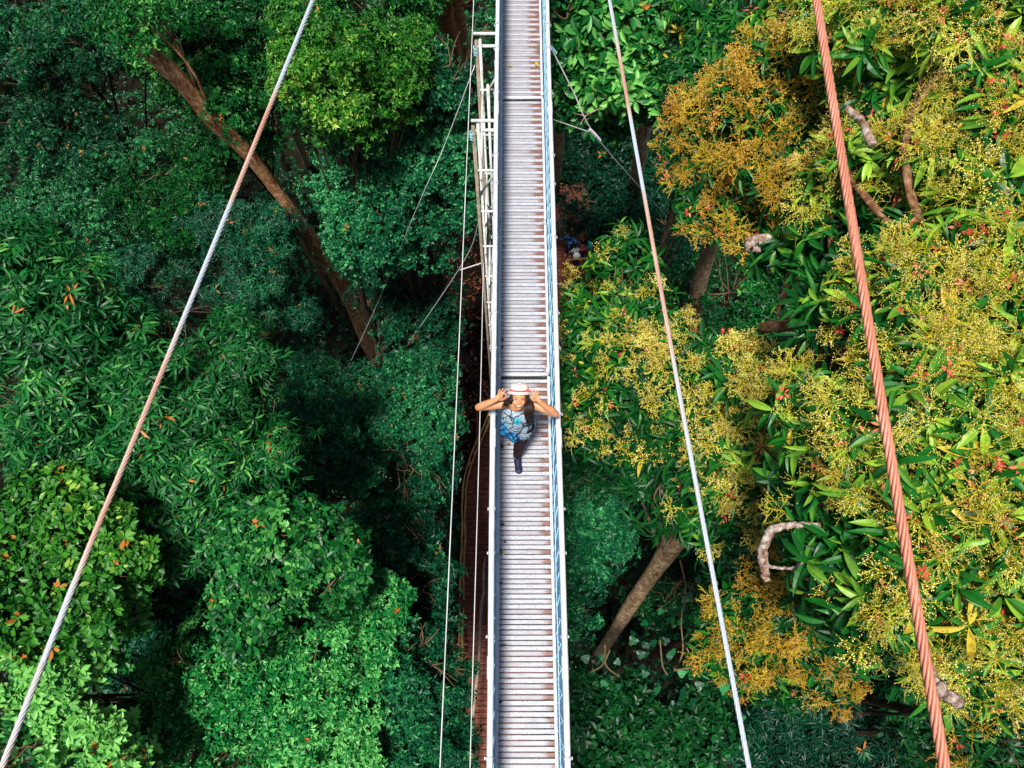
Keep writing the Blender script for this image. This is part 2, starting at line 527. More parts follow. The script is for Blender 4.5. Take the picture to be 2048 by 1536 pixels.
def crown_points(lobes, rng, dens, clump, flat=0.6, gap=-0.9, lower=-0.3):
    """lobes: (centre, radius); returns points and axes on bunches of foliage over the lobes"""
    P, N = [], []
    nz = Noise(rng, 2.2)
    for ci, (c, r) in enumerate(lobes):
        r = max(r * 0.45, r - clump * (0.5 if r > 0.55 else 0.15))
        rr = np.array([r, r, r * flat])
        area = 2 * math.pi * r * r * (0.6 + 0.6 * flat)
        nc = max(5, int(area / (clump * clump * 1.15)))
        d = unit(rng.normal(0, 1, (nc * 3, 3)))
        d = d[d[:, 2] > lower][:nc]
        cc = c + d * rr * (1 - 0.28 * rng.random((len(d), 1)) ** 1.5)
        cc = cc + rng.normal(0, clump * 0.25, cc.shape)
        per = max(3, int(dens * clump * clump * 4.2))
        for c2, d2 in zip(cc, d):
            k = rng.integers(int(per * 0.6), int(per * 1.4) + 1)
            e = unit(rng.normal(0, 1, (k, 3)) + np.array([0, 0, 0.7]) + 0.5 * d2)
            q = c2 + e * np.array([1, 1, 0.6]) * clump * (0.55 + 0.55 * rng.random((k, 1)))
            P.append(q); N.append(e + np.array([0, 0, 0.5]) + 0.35 * d2 + rng.normal(0, 0.25, (k, 3)))
    P = np.concatenate(P); N = unit(np.concatenate(N))
    keep = nz(P) > gap
    return P[keep], N[keep]

def lobes_px(spec):
    return [(at(x, y, z), r * z / F) for x, y, r, z in spec]

def make_tree(name, label, spec, tpl, mat, dens=34, clump=0.42, seed=1, cat='tree', group=None,
              trunk=None, trunk_r=0.12, bmat='bark_dark', old=0.012, tint=0.5, tv=0.16, scale=1.0,
              flowers=0.0, fset='mid', fmat='panicle', pink=0.0, twigs=1.0, gap=-1.1, extra=None, under=0.45, flat=0.6, sat=True):
    rng = np.random.default_rng(seed)
    lobes = lobes_px(spec)
    cen = np.mean([c for c, r in lobes], axis=0)
    if flowers == 0 and sat:
        more = []
        for c, r in lobes:
            if r < 0.38: continue
            for q in range(3):
                a_ = rng.uniform(0, 6.28); d_ = rng.uniform(0.75, 1.12)
                more.append((c + r * d_ * np.array([math.cos(a_), math.sin(a_), rng.uniform(-0.5, 0.15)]), r * rng.uniform(0.28, 0.5)))
        lobes = lobes + more
    if trunk is None:
        base = np.array([cen[0] + rng.uniform(-0.5, 0.5), cen[1] + rng.uniform(-0.5, 0.5), GROUND - 0.1])
        top = cen - np.array([0, 0, 0.3])
        mid = (base + top) / 2 + rng.normal(0, 0.35, 3) * np.array([1, 1, 0])
        tp = spline([base, mid, top], 14)
        trd = np.linspace(trunk_r, trunk_r * 0.42, 14)
    else:
        pts, rad = trunk
        tp = spline(pts, max(14, len(pts) * 5))
        trd = np.interp(np.linspace(0, len(rad) - 1, len(tp)), range(len(rad)), rad)
        top = tp[-1]
    root = thing(name, tuple(tp[0]), label, cat, group)
    m = M()
    nb_ = Noise(rng, 1.5)
    trd = trd * (1 + 0.06 * nb_(tp))
    m.tube(tp, trd, 10)
    m.build('trunk', [MAT[bmat]], root, smooth=True)
    # limbs and twigs
    P, N = crown_points(lobes, rng, dens, clump, gap=gap, flat=flat)
    b = M()
    for c, r in lobes:
        k = rng.integers(int(len(tp) * 0.6), len(tp))
        st = tp[k]
        if c[2] < st[2]: st = tp[max(0, int(len(tp) * 0.5))]
        md = (st + c) / 2 + rng.normal(0, 0.15, 3) + np.array([0, 0, -0.1])
        lp = spline([st, md, c], 8)
        r0 = min(trd[-1] * 0.7, 0.03 + r * 0.03)
        b.tube(lp, np.linspace(r0, r0 * 0.35, 8), 6, 0)
        nt_ = int((4 + r * 5) * twigs)
        for q in range(nt_):
            e = unit(rng.normal(0, 1, 3) * np.array([1, 1, 0.7]) + np.array([0, 0, 0.25]))
            tip = c + e * np.array([r, r, r * flat]) * rng.uniform(0.75, 1.08)
            s0 = lp[rng.integers(4, 8)]
            mm = (s0 + tip) / 2 + rng.normal(0, r * 0.12, 3)
            b.tube(spline([s0, mm, tip], 5), np.linspace(0.012 + r * 0.006, 0.004, 5), 4, 1)
    if extra:
        for pts, rad in extra:
            lp = spline(pts, len(pts) * 5)
            rd = np.interp(np.linspace(0, len(rad) - 1, len(lp)), range(len(rad)), rad)
            b.tube(lp + rng.normal(0, 0.15, lp.shape) * rd[:, None], rd * (1 + 0.13 * nb_(lp * 12)), 10, 2)
    b.build('branches', [MAT[bmat], MAT['twig'], MAT['bark_pale']], root, smooth=True)
    # leaves
    T = tint + rng.normal(0, tv, len(P)) * 0.6
    patch = Noise(rng, 1.1)
    T = T + 0.10 * patch(P)
    T = np.clip(T, 0.02, 0.86)
    T = np.where(rng.random(len(P)) < old, rng.uniform(0.93, 1.0, len(P)), T)
    S = rng.uniform(0.75, 1.2, len(P)) * scale
    c_ = M()
    isf = np.zeros(len(P), bool)
    if flowers > 0:
        fn = Noise(rng, 3.5)
        isf = (rng.random(len(P)) < flowers * (0.92 + 0.28 * np.tanh(fn(P)))) & (N[:, 2] > -0.05)
    scatter(c_, TPL[tpl], P, N, S * np.where(isf, 0.8, 1.0), T, rng)
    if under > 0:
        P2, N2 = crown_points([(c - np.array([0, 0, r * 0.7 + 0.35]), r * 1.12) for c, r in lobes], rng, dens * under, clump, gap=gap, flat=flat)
        scatter(c_, TPL[tpl], P2, N2, rng.uniform(0.8, 1.15, len(P2)) * scale, np.clip(tint - 0.2 + rng.normal(0, 0.1, len(P2)), 0.02, 0.8), rng)  # lower layer tinted darker, crown shade put into its leaf colour
    c_.build('crown', [MAT[mat]], root)
    if flowers > 0:
        f_ = M()
        if isf.sum() < 3: isf[:3] = True
        Pf = P[isf] + N[isf] * 0.05
        scatter(f_, PAN[fset], Pf, unit(N[isf] + rng.normal(0, 0.45, Pf.shape)), rng.uniform(0.7, 1.25, len(Pf)), np.clip(0.45 + rng.normal(0, 0.22, len(Pf)), 0, 0.9), rng)
        tag(f_.build('flowers', [MAT[fmat], MAT['bud_gold' if fmat == 'panicle_gold' else 'bud']], root), 'branching flower stalks with tiny pale buds')
    if pink > 0:
        ip = rng.random(len(P)) < pink
        g_ = M()
        if ip.sum() < 3: ip[:3] = True
        scatter(g_, TPL['pink'], P[ip] + N[ip] * 0.16, N[ip], rng.uniform(0.7, 1.3, ip.sum()), np.clip(0.5 + rng.normal(0, 0.2, ip.sum()), 0, 1), rng)
        tag(g_.build('young_leaves', [MAT['leaf_pink']], root), 'red and pink young leaf tufts')
    return root

#@@TREES@@
exec_trees = True

# left of the bridge ------------------------------------------------
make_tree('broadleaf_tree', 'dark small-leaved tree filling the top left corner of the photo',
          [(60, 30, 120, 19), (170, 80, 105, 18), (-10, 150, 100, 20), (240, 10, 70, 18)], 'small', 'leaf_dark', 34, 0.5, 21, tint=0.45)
make_tree('broadleaf_tree', 'mid green small-leaved tree overhanging the top of the slanting brown trunk',
          [(330, 10, 80, 15.5), (420, 50, 100, 15.5), (340, 90, 60, 16), (470, 140, 85, 16), (555, 40, 60, 15.5), (540, 215, 75, 17), (430, 205, 50, 17), (390, 130, 60, 16)],
          'small', 'leaf_green', 38, 0.40, 22)
make_tree('broadleaf_tree', 'bright yellow-green tree under the upper part of the left cable',
          [(620, 30, 75, 12.5), (700, 100, 95, 12.5), (785, 80, 65, 13), (680, 175, 75, 13), (615, 130, 60, 13), (760, 150, 60, 13), (710, 225, 40, 13.3)],
          'small', 'leaf_lime', 46, 0.30, 23, tint=0.55, scale=0.95)
make_tree('broadleaf_tree', 'dark blue-green small-leaved tree beside the top of the scaffold tower',
          [(900, 130, 75, 14), (965, 60, 35, 14), (850, 120, 60, 14.5), (925, 200, 55, 14.5), (850, 195, 60, 14.8)],
          'round', 'leaf_teal', 60, 0.32, 24, scale=0.95)
make_tree('broadleaf_tree', 'green tree at the top edge between left cable and the two brown trunks',
          [(760, -10, 70, 15), (690, -20, 70, 15), (830, 10, 40, 15.5)], 'small', 'leaf_green', 40, 0.4, 25, tint=0.55)
make_tree('broadleaf_tree', 'round-leaved blue-green tree with many lobes left of the scaffold tower',
          [(750, 250, 75, 15), (850, 270, 75, 15), (702, 300, 55, 15.5), (800, 340, 85, 15.5), (905, 320, 60, 15), (690, 385, 50, 16),
           (760, 430, 75, 16), (860, 430, 70, 16), (925, 400, 35, 15.5), (680, 440, 35, 16), (715, 480, 42, 16.5), (770, 490, 40, 16.5), (900, 270, 50, 15)],
          'round', 'leaf_teal', 58, 0.34, 26, tint=0.6, old=0.004)
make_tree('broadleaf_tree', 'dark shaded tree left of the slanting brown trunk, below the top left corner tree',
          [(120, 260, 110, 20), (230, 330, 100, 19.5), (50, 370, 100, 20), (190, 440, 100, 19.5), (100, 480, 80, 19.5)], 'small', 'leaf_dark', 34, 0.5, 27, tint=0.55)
make_tree('broadleaf_tree', 'deep green tree just left of where the left cable crosses the slanting trunk',
          [(330, 350, 75, 18.5), (350, 430, 80, 18.5), (270, 400, 60, 19), (400, 300, 45, 19)], 'small', 'leaf_green', 38, 0.42, 28, tint=0.2, tv=0.12)
make_tree('broadleaf_tree', 'dark green droopy-leaved tree between left cable and the lower half of the slanting trunk',
          [(430, 470, 90, 18), (500, 420, 60, 18), (530, 520, 58, 18.5), (470, 560, 80, 18.5), (550, 612, 50, 19), (300, 540, 70, 19), (240, 590, 55, 19)],
          'lance', 'leaf_teal', 26, 0.45, 29, tint=0.30, scale=0.85)
make_tree('lance_leaved_tree', 'lance-leaved tree at the left edge, tallest tufts above the large lance-leaved crown',
          [(30, 545, 75, 10), (100, 620, 75, 10.2), (10, 660, 80, 10), (170, 640, 45, 10.5)], 'lance', 'leaf_green', 34, 0.34, 30, scale=1.2, tint=0.5, old=0.03)
make_tree('lance_leaved_tree', 'large lance-leaved tree with orange dead tufts and bare twigs under the left cable',
          [(80, 780, 95, 10.2), (215, 740, 85, 10.6), (340, 700, 75, 11), (450, 705, 75, 11.4), (250, 850, 95, 10.6), (380, 815, 95, 11), (480, 800, 70, 11.5),
           (330, 950, 85, 10.8), (455, 920, 85, 11.3), (60, 890, 80, 10.2), (350, 1050, 70, 11), (530, 880, 35, 12), (160, 920, 70, 10.3), (450, 1010, 45, 11.3)],
          'lance', 'leaf_green', 34, 0.34, 31, scale=1.15, tint=0.42, old=0.03, twigs=1.6)
make_tree('broadleaf_tree', 'yellow-green tree with yellow flower tufts at the left edge under the left cable',
          [(50, 1050, 85, 9.5), (165, 1005, 75, 9.6), (130, 1130, 95, 9.6), (225, 1110, 50, 9.8), (30, 1180, 80, 9.4), (180, 1230, 55, 9.8), (90, 1240, 60, 9.6)],
          'obov', 'leaf_lime', 42, 0.26, 32, tint=0.45, old=0.05)
make_tree('broadleaf_tree', 'glossy large-leaved tree with bright green tufts just above the small-leaved bottom tree',
          [(555, 1060, 55, 10.5), (490, 1120, 65, 10.5), (595, 1140, 75, 10.6), (680, 1085, 40, 10.8), (520, 1200, 60, 10.6), (660, 1160, 50, 10.8)],
          'broad', 'leaf_green', 42, 0.26, 33, tint=0.52, scale=0.85)
make_tree('broadleaf_tree', 'bright green small-leaved tree filling the bottom left middle of the photo',
          [(420, 1320, 85, 11.5), (520, 1290, 85, 11.5), (640, 1270, 95, 11.8), (560, 1390, 105, 11.5), (430, 1450, 95, 11.4), (680, 1390, 95, 12),
           (620, 1510, 110, 11.8), (740, 1215, 55, 12.4), (500, 1530, 80, 11.6), (350, 1400, 45, 11.6), (340, 1500, 65, 11.6), (700, 1500, 60, 12), (730, 1300, 50, 12.2)],
          'small', 'leaf_fresh', 64, 0.27, 34, tint=0.66, old=0.004)
make_tree('broadleaf_tree', 'blue-green small-leaved tree reaching over the thin wires beside the lower boardwalk',
          [(790, 1320, 85, 12.6), (865, 1330, 60, 12.8), (830, 1440, 75, 12.8), (910, 1290, 30, 13), (780, 1500, 80, 12.7), (890, 1510, 45, 13), (900, 1400, 25, 13)],
          'small', 'leaf_teal', 56, 0.28, 35, tint=0.58, old=0.006)
make_tree('broadleaf_tree', 'rosette-leaved green tree in the bottom left corner',
          [(60, 1335, 75, 9.5), (120, 1410, 85, 9.5), (40, 1500, 100, 9.4), (190, 1510, 60, 9.8)], 'obov', 'leaf_green', 42, 0.26, 36, tint=0.64)
make_tree('broadleaf_tree', 'shaded dull green tree between the dark gap and the thin wires at lower left',
          [(770, 1110, 60, 14), (835, 1075, 40, 14.3), (850, 1170, 60, 14), (780, 1170, 50, 14)], 'small', 'leaf_teal', 46, 0.32, 37, tint=0.35)
make_tree('broadleaf_tree', 'dim blue-green tree with bare branching twigs between the corner tree and the bright bottom tree',
          [(290, 1240, 70, 13), (250, 1370, 65, 13.5), (320, 1460, 60, 13.5), (375, 1230, 50, 13), (330, 1340, 50, 14), (300, 1150, 65, 12.8), (400, 1140, 50, 12.8), (200, 1310, 55, 12.9), (230, 1200, 60, 12.9), (350, 1290, 50, 13)], 'obov', 'leaf_teal', 40, 0.32, 38, tint=0.28, twigs=2.5)
make_tree('low_bush', 'low dim bush around the foot of the slanting brown trunk',
          [(640, 800, 80, 21), (730, 800, 80, 21), (830, 730, 70, 20.5), (600, 730, 50, 22), (820, 640, 60, 20.5), (870, 590, 50, 20), (770, 580, 50, 21), (680, 860, 70, 20)], 'small', 'leaf_teal', 32, 0.46, 39, cat='bush', tint=0.42, trunk_r=0.1)
make_tree('low_bush', 'low green bush left of the thin wires, level with the woman',
          [(830, 850, 85, 17.5), (750, 900, 75, 17.5), (870, 770, 45, 18), (865, 940, 60, 17), (790, 980, 50, 17), (770, 820, 60, 18)], 'small', 'leaf_teal', 40, 0.38, 40, cat='bush', tint=0.42, trunk_r=0.1)
make_tree('low_bush', 'dim teal bush between the large lance-leaved tree and the dark gap',
          [(620, 900, 80, 16), (690, 930, 50, 16), (585, 960, 55, 15.5), (640, 840, 60, 16.5), (560, 830, 40, 16)], 'small', 'leaf_teal', 42, 0.36, 41, cat='bush', tint=0.5, trunk_r=0.1)

# trunk that slants across the upper left
T1 = [(755, 728, 29.2), (700, 600, 23.9), (625, 480, 20.3), (545, 370, 18.0), (490, 300, 16.8), (430, 245, 15.9), (385, 190, 15.2), (330, 130, 14.45), (285, 100, 14.0)]
R1w = [30, 31, 28, 28, 33, 34, 31, 33, 24]
pts = [at(*p) for p in T1]; rad = [w_ * p[2] / F / 2 for w_, p in zip(R1w, T1)]
pts = [atz(764, 745, GROUND - 0.2)] + pts; rad = [rad[0] * 1.15] + rad
make_tree('leaning_tree', 'tree with the long thick flaking brown trunk slanting across the upper left',
          [(262, 62, 34, 13.4), (290, 40, 36, 13.4), (310, 15, 40, 13.6), (225, 45, 35, 13.6)], 'small', 'leaf_green', 30, 0.4, 42, trunk=(pts, rad), bmat='bark_red', twigs=0.6, tint=0.34, sat=False, under=0)
pts = [atz(905, 160, GROUND), at(893, 60, 26), at(878, 10, 22), at(862, -60, 18)]
make_tree('broadleaf_tree', 'tree with thick dark brown trunk at the top edge left of the bridge',
          [(840, -110, 60, 16), (900, -120, 50, 16)], 'small', 'leaf_green', 30, 0.45, 43, trunk=(pts, [0.52, 0.48, 0.45, 0.35]), bmat='bark')
pts = [atz(940, 150, GROUND), at(926, 70, 24), at(916, 10, 21), at(905, -60, 18)]
make_tree('broadleaf_tree', 'tree with thinner light brown trunk beside the thick dark trunk at the top edge',
          [(960, -110, 50, 16)], 'small', 'leaf_green', 30, 0.45, 44, trunk=(pts, [0.2, 0.18, 0.16, 0.14]), bmat='bark_red')
pts = [atz(615, 330, GROUND), at(600, 290, 24), at(585, 245, 21), at(572, 205, 18)]
make_tree('broadleaf_tree', 'small tree with thin mossy trunk showing in the dark gap right of the left cable',
          [(575, 190, 30, 16)], 'small', 'leaf_green', 30, 0.35, 45, trunk=(pts, [0.14, 0.13, 0.12, 0.1]), bmat='bark_moss', twigs=0.5)

# right of the bridge ----------------------------------------------
pts = [atz(1095, 480, GROUND), at(1112, 330, 22), at(1116, 260, 19), at(1120, 200, 16)]
make_tree('broad_leaved_tree', 'broad-leaved tree touching the right handrail at the top, with dark straight trunk',
          [(1135, 40, 50, 12.8), (1150, 120, 50, 12.8), (1135, 180, 30, 13), (1165, 215, 30, 13), (1185, 60, 50, 12.5)],
          'magnolia', 'leaf_green', 26, 0.28, 46, scale=1.25, trunk=(pts, [0.22, 0.2, 0.17, 0.13]), bmat='bark_moss')
pts = [atz(1255, 470, GROUND), at(1278, 320, 21), at(1292, 230, 18), at(1303, 160, 15), at(1290, 110, 13)]
make_tree('broad_leaved_tree', 'broad-leaved tree with glossy rosettes crossed by the thin right cable at the top',
          [(1250, 40, 75, 12), (1340, 20, 85, 12), (1240, 110, 65, 12.2), (1300, 120, 65, 12), (1390, 80, 60, 12), (1205, 170, 45, 12.8), (1250, 190, 35, 12.8), (1345, 215, 35, 12), (1370, 150, 45, 12)],
          'magnolia', 'leaf_green', 26, 0.28, 47, scale=1.3, trunk=(pts, [0.22, 0.2, 0.18, 0.15, 0.12]), bmat='bark_moss', tint=0.58,
          extra=[([at(1212, 195, 12.2), at(1200, 215, 12.1), at(1172, 232, 12), at(1160, 250, 12)], [0.012, 0.011, 0.010, 0.006]), ([at(1148, 227, 12), at(1172, 232, 12)], [0.006, 0.009])])
make_tree('mango_tree', 'dark flowerless mango tree at the top between the broad-leaved tree and golden blossom',
          [(1450, 50, 70, 10.5), (1420, 140, 60, 10.5), (1480, 160, 50, 10.2), (1405, 215, 35, 11), (1500, 90, 40, 10.3)],
          'mango_mid', 'leaf_mango', 20, 0.3, 48, tint=0.3, old=0.03)
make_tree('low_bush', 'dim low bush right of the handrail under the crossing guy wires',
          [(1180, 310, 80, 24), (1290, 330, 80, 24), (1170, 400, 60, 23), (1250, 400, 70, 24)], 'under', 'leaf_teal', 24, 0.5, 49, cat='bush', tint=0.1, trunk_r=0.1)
make_tree('low_bush', 'green low bush around the foot of the straight brown trunk',
          [(1470, 560, 80, 20), (1560, 590, 60, 19.5), (1510, 690, 60, 19), (1305, 590, 40, 20), (1510, 650, 70, 19), (1590, 480, 60, 21)],
          'under', 'leaf_green', 24, 0.42, 50, cat='bush', sat=False, tint=0.3, trunk_r=0.1, old=0)
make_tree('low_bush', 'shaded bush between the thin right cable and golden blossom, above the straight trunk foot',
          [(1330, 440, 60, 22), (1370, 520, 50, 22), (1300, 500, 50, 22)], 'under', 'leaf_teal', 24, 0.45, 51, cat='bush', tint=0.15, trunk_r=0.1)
make_tree('mango_tree', 'narrow-leaved mango tree beside the right handrail, next to the people below',
          [(1240, 500, 42, 9.8), (1205, 600, 45, 9.8), (1260, 560, 50, 9.4), (1240, 650, 60, 9.4), (1175, 680, 40, 9.8), (1300, 620, 35, 9.4), (1310, 690, 40, 9.2), (1150, 740, 25, 10)],
          'mango_mid', 'leaf_mango', 26, 0.24, 52, tint=0.36, flowers=0.12, old=0.02, fmat='panicle', scale=0.95)
pts = [atz(1352, 760, GROUND), at(1382, 640, 23), at(1400, 560, 20), at(1424, 480, 17), at(1450, 400, 12.5), at(1480, 340, 9.4)]
make_tree('mango_tree', 'mango tree covered in golden-orange blossom above the straight brown trunk',
          [(1400, 330, 55, 8.10), (1460, 290, 70, 7.92), (1550, 200, 75, 7.22), (1620, 270, 60, 7.22), (1540, 130, 50, 7.22), (1500, 240, 65, 7.39), (1600, 130, 45, 6.95), (1500, 390, 75, 7.92), (1420, 410, 50, 8.10), (1570, 340, 75, 7.22),
           (1600, 420, 65, 7.57), (1530, 460, 60, 7.92), (1440, 370, 60, 8.01), (1500, 320, 70, 7.83), (1570, 260, 70, 7.66), (1380, 370, 40, 8.18), (1640, 180, 55, 7.30), (1460, 440, 50, 8.01), (1640, 340, 60, 7.30), (1420, 240, 30, 8.10), (1590, 520, 45, 7.57), (1490, 190, 35, 7.92)],
          'mango_mid', 'leaf_mango', 30, 0.24, 53, trunk=(pts, [0.29, 0.26, 0.22, 0.18, 0.15, 0.1]), bmat='bark_moss', under=0,
          flowers=0.36, fmat='panicle_gold', pink=0.05, tint=0.3, old=0.02, scale=0.9)
pts = [atz(1190, 1320, GROUND), at(1215, 1285, 21.5), at(1265, 1205, 17), at(1320, 1125, 14), at(1362, 1060, 12), at(1400, 990, 10)]
make_tree('mango_tree', 'mango tree with pale yellow blossom over the slanting ringed trunk right of the woman',
          [(1290, 740, 55, 8.6), (1250, 820, 60, 8.7), (1170, 830, 35, 9), (1340, 800, 65, 8.3), (1330, 690, 40, 8.6), (1420, 730, 60, 8), (1400, 860, 70, 8),
           (1500, 790, 70, 7.6), (1560, 740, 40, 7.8), (1480, 890, 70, 7.8), (1300, 890, 50, 8.6), (1320, 970, 55, 8.6), (1410, 960, 60, 8.2), (1490, 980, 50, 8), (1590, 800, 60, 7.3),
           (1260, 700, 30, 8.9), (1380, 1030, 35, 8.6), (1560, 890, 50, 7.6)],
          'mango_mid', 'leaf_mango', 26, 0.22, 54, trunk=(pts, [0.20, 0.17, 0.175, 0.185, 0.20, 0.12]), bmat='bark_moss',
          flowers=0.5, pink=0.08, tint=0.36, old=0.03, scale=1.05)
white_branch = ([at(1640, 1050, 5.68), at(1590, 1050, 5.68), at(1548, 1058, 5.68), at(1528, 1090, 5.76), at(1528, 1130, 5.85), at(1534, 1162, 5.85)], [0.024, 0.03, 0.036, 0.042, 0.036, 0.032])
white_b2 = ([at(1532, 1132, 5.85), at(1565, 1136, 5.85), at(1592, 1134, 5.76), at(1625, 1110, 5.76), at(1650, 1080, 5.68)], [0.014, 0.016, 0.016, 0.020, 0.012])
stub = ([at(1540, 470, 5.59), at(1510, 482, 5.59), at(1498, 492, 5.59), at(1520, 500, 5.59)], [0.03, 0.05, 0.045, 0.02])
st2 = ([at(1690, 215, 5.59), at(1722, 240, 5.59), at(1745, 292, 5.59)], [0.02, 0.03, 0.035])
st3 = ([at(1850, 1330, 4.30), at(1880, 1380, 4.30), at(1925, 1410, 4.30)], [0.04, 0.05, 0.045])
pts = [atz(1400, 1000, GROUND), at(1560, 830, 12.04), at(1600, 720, 8.60), at(1650, 660, 7.40), at(1730, 610, 6.54), at(1850, 560, 5.68), at(1900, 540, 5.33)]
st4 = ([at(1690, 600, 7.05), at(1640, 635, 7.22), at(1580, 650, 7.40), at(1520, 655, 7.57)], [0.07, 0.09, 0.09, 0.05])
st5 = ([at(1600, 640, 7.31), at(1603, 580, 7.22), at(1590, 530, 7.05)], [0.05, 0.05, 0.04])
st6 = ([at(1557, 632, 7.40), at(1568, 590, 7.31), at(1580, 540, 7.14)], [0.035, 0.04, 0.03])
st7 = ([at(1620, 700, 7.05), at(1650, 665, 6.88), at(1700, 635, 6.54)], [0.12, 0.10, 0.08])
for q in (st4, st5, st6, st7): pass
make_tree('mango_tree', 'large near mango tree with yellow blossom and red young leaves behind the thick rusty cable',
          [(1590, 30, 80, 7.6), (1700, 60, 95, 6.4), (1830, 50, 110, 5.8), (1970, 30, 120, 5.4), (1740, 170, 80, 6.4), (1690, 330, 80, 6.8), (1880, 190, 90, 5.9), (2010, 210, 110, 5.5),
           (1770, 330, 90, 6.2), (1900, 360, 90, 5.7), (2030, 380, 100, 5.3), (1690, 440, 80, 6.6), (1810, 480, 100, 5.9), (1940, 520, 100, 5.3), (2060, 560, 90, 5),
           (1740, 590, 90, 5.8), (1860, 640, 100, 5.3), (1990, 690, 110, 5), (1740, 730, 60, 5.9), (1790, 770, 90, 5.4), (1910, 810, 100, 5), (2030, 850, 100, 4.8),
           (1670, 820, 80, 5.9), (1760, 890, 90, 5.4), (1880, 950, 100, 5), (2010, 1010, 110, 4.8), (1660, 930, 70, 5.9), (1740, 1020, 85, 5.4), (1850, 1080, 90, 5.1), (1980, 1150, 100, 4.9),
           (1740, 1130, 70, 5.5), (1840, 1200, 80, 5.2), (2050, 1260, 90, 5), (1960, 1290, 70, 5.2), (1660, 1030, 50, 6), (1890, 1330, 60, 5.4), (1740, 1230, 45, 5.7)],
          'mango', 'leaf_mango', 30, 0.18, 55, trunk=(pts, [0.45, 0.3, 0.22, 0.18, 0.15, 0.12, 0.1]), bmat='bark',
          flowers=0.46, fset='near', pink=0.22, tint=0.56, old=0.10, under=0.3, scale=1.05,
          extra=[white_branch, white_b2, stub, st2, st3])
b = M()
lm = M()
rt = bpy.data.objects[[o.name for o in bpy.data.objects if o.type == 'EMPTY'][-1]]
for pts_, rad_ in (st4, st5, st6, st7):
    lp = spline(pts_, len(pts_) * 6)
    rd = np.interp(np.linspace(0, len(rad_) - 1, len(lp)), range(len(rad_)), rad_)
    lm.tube(lp, rd * (1 + 0.1 * Noise(RNG, 9)(lp)), 10)
tag(lm.build('thick_limbs', [MAT['bark']], rt, smooth=True), 'gnarled brown limbs of the mango tree')
make_tree('mango_tree', 'mango tree with dull orange blossom below the pale curved branch',
          [(1560, 1120, 60, 8.4), (1640, 1160, 60, 8), (1500, 1210, 55, 8.8), (1590, 1230, 70, 8.4), (1480, 1300, 55, 9), (1560, 1320, 60, 8.8), (1650, 1270, 55, 8.4), (1700, 1310, 40, 8.4), (1550, 1050, 40, 8.2), (1620, 1340, 50, 8.8), (1430, 1300, 30, 9.2), (1500, 1130, 50, 8.8), (1700, 1220, 50, 8.2), (1600, 1160, 60, 8.2)],
          'mango_mid', 'leaf_mango', 26, 0.22, 56, flowers=0.36, fmat='panicle_gold', pink=0.04, tint=0.2, old=0.01, scale=0.95)
make_tree('mango_tree', 'mango tree with golden blossom in the bottom right corner',
          [(1980, 1430, 60, 7), (2040, 1480, 80, 6.8), (1960, 1510, 50, 7.2), (2040, 1400, 50, 6.8)], 'mango_mid', 'leaf_mango', 26, 0.22, 57, flowers=0.85, fmat='panicle_gold', pink=0.05, tint=0.3, scale=0.85)
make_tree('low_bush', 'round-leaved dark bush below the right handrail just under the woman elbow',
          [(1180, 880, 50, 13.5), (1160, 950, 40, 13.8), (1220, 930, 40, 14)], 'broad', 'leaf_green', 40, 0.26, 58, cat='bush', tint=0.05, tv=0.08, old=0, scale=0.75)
make_tree('broadleaf_tree', 'blue-green small-leaved tree beside the right handrail left of the slanting ringed trunk',
          [(1180, 1040, 50, 14), (1205, 1100, 55, 14), (1170, 1140, 35, 14.3), (1150, 1230, 35, 15), (1170, 1010, 30, 14.2)], 'small', 'leaf_teal', 60, 0.28, 59, tint=0.5, old=0)
make_tree('low_bush', 'sparse dim bush right of the slanting ringed trunk',
          [(1370, 1150, 60, 17), (1420, 1100, 50, 17), (1330, 1210, 50, 17.5), (1420, 1200, 45, 17)], 'small', 'leaf_green', 30, 0.34, 60, cat='bush', tint=0.15, old=0)
make_tree('low_bush', 'broad-leaved bush at the bottom edge right of the bridge',
          [(1190, 1480, 70, 13), (1300, 1500, 80, 13), (1390, 1470, 60, 13.2), (1170, 1390, 35, 13.6), (1250, 1420, 40, 13.6)], 'broad', 'leaf_green', 34, 0.26, 61, cat='bush', tint=0.14, tv=0.1, old=0)
make_tree('low_bush', 'dim narrow-leaved bush along the bottom edge between thin right cable and rusty cable',
          [(1560, 1440, 70, 14), (1680, 1440, 80, 14), (1790, 1440, 70, 13.5), (1500, 1520, 60, 14), (1640, 1530, 60, 14), (1760, 1530, 70, 13.5), (1860, 1480, 50, 13.5), (1740, 1370, 60, 12.5), (1840, 1390, 55, 12.5), (1650, 1380, 50, 13)],
          'lance', 'leaf_teal', 26, 0.32, 62, cat='bush', tint=0.12, tv=0.12, old=0.004)
make_tree('low_bush', 'green tufted bush in the gap between blossom and rusty cable left of the corner mango',
          [(1900, 1440, 50, 11), (1920, 1520, 45, 11)], 'lance', 'leaf_green', 30, 0.3, 63, cat='bush', tint=0.2, old=0)

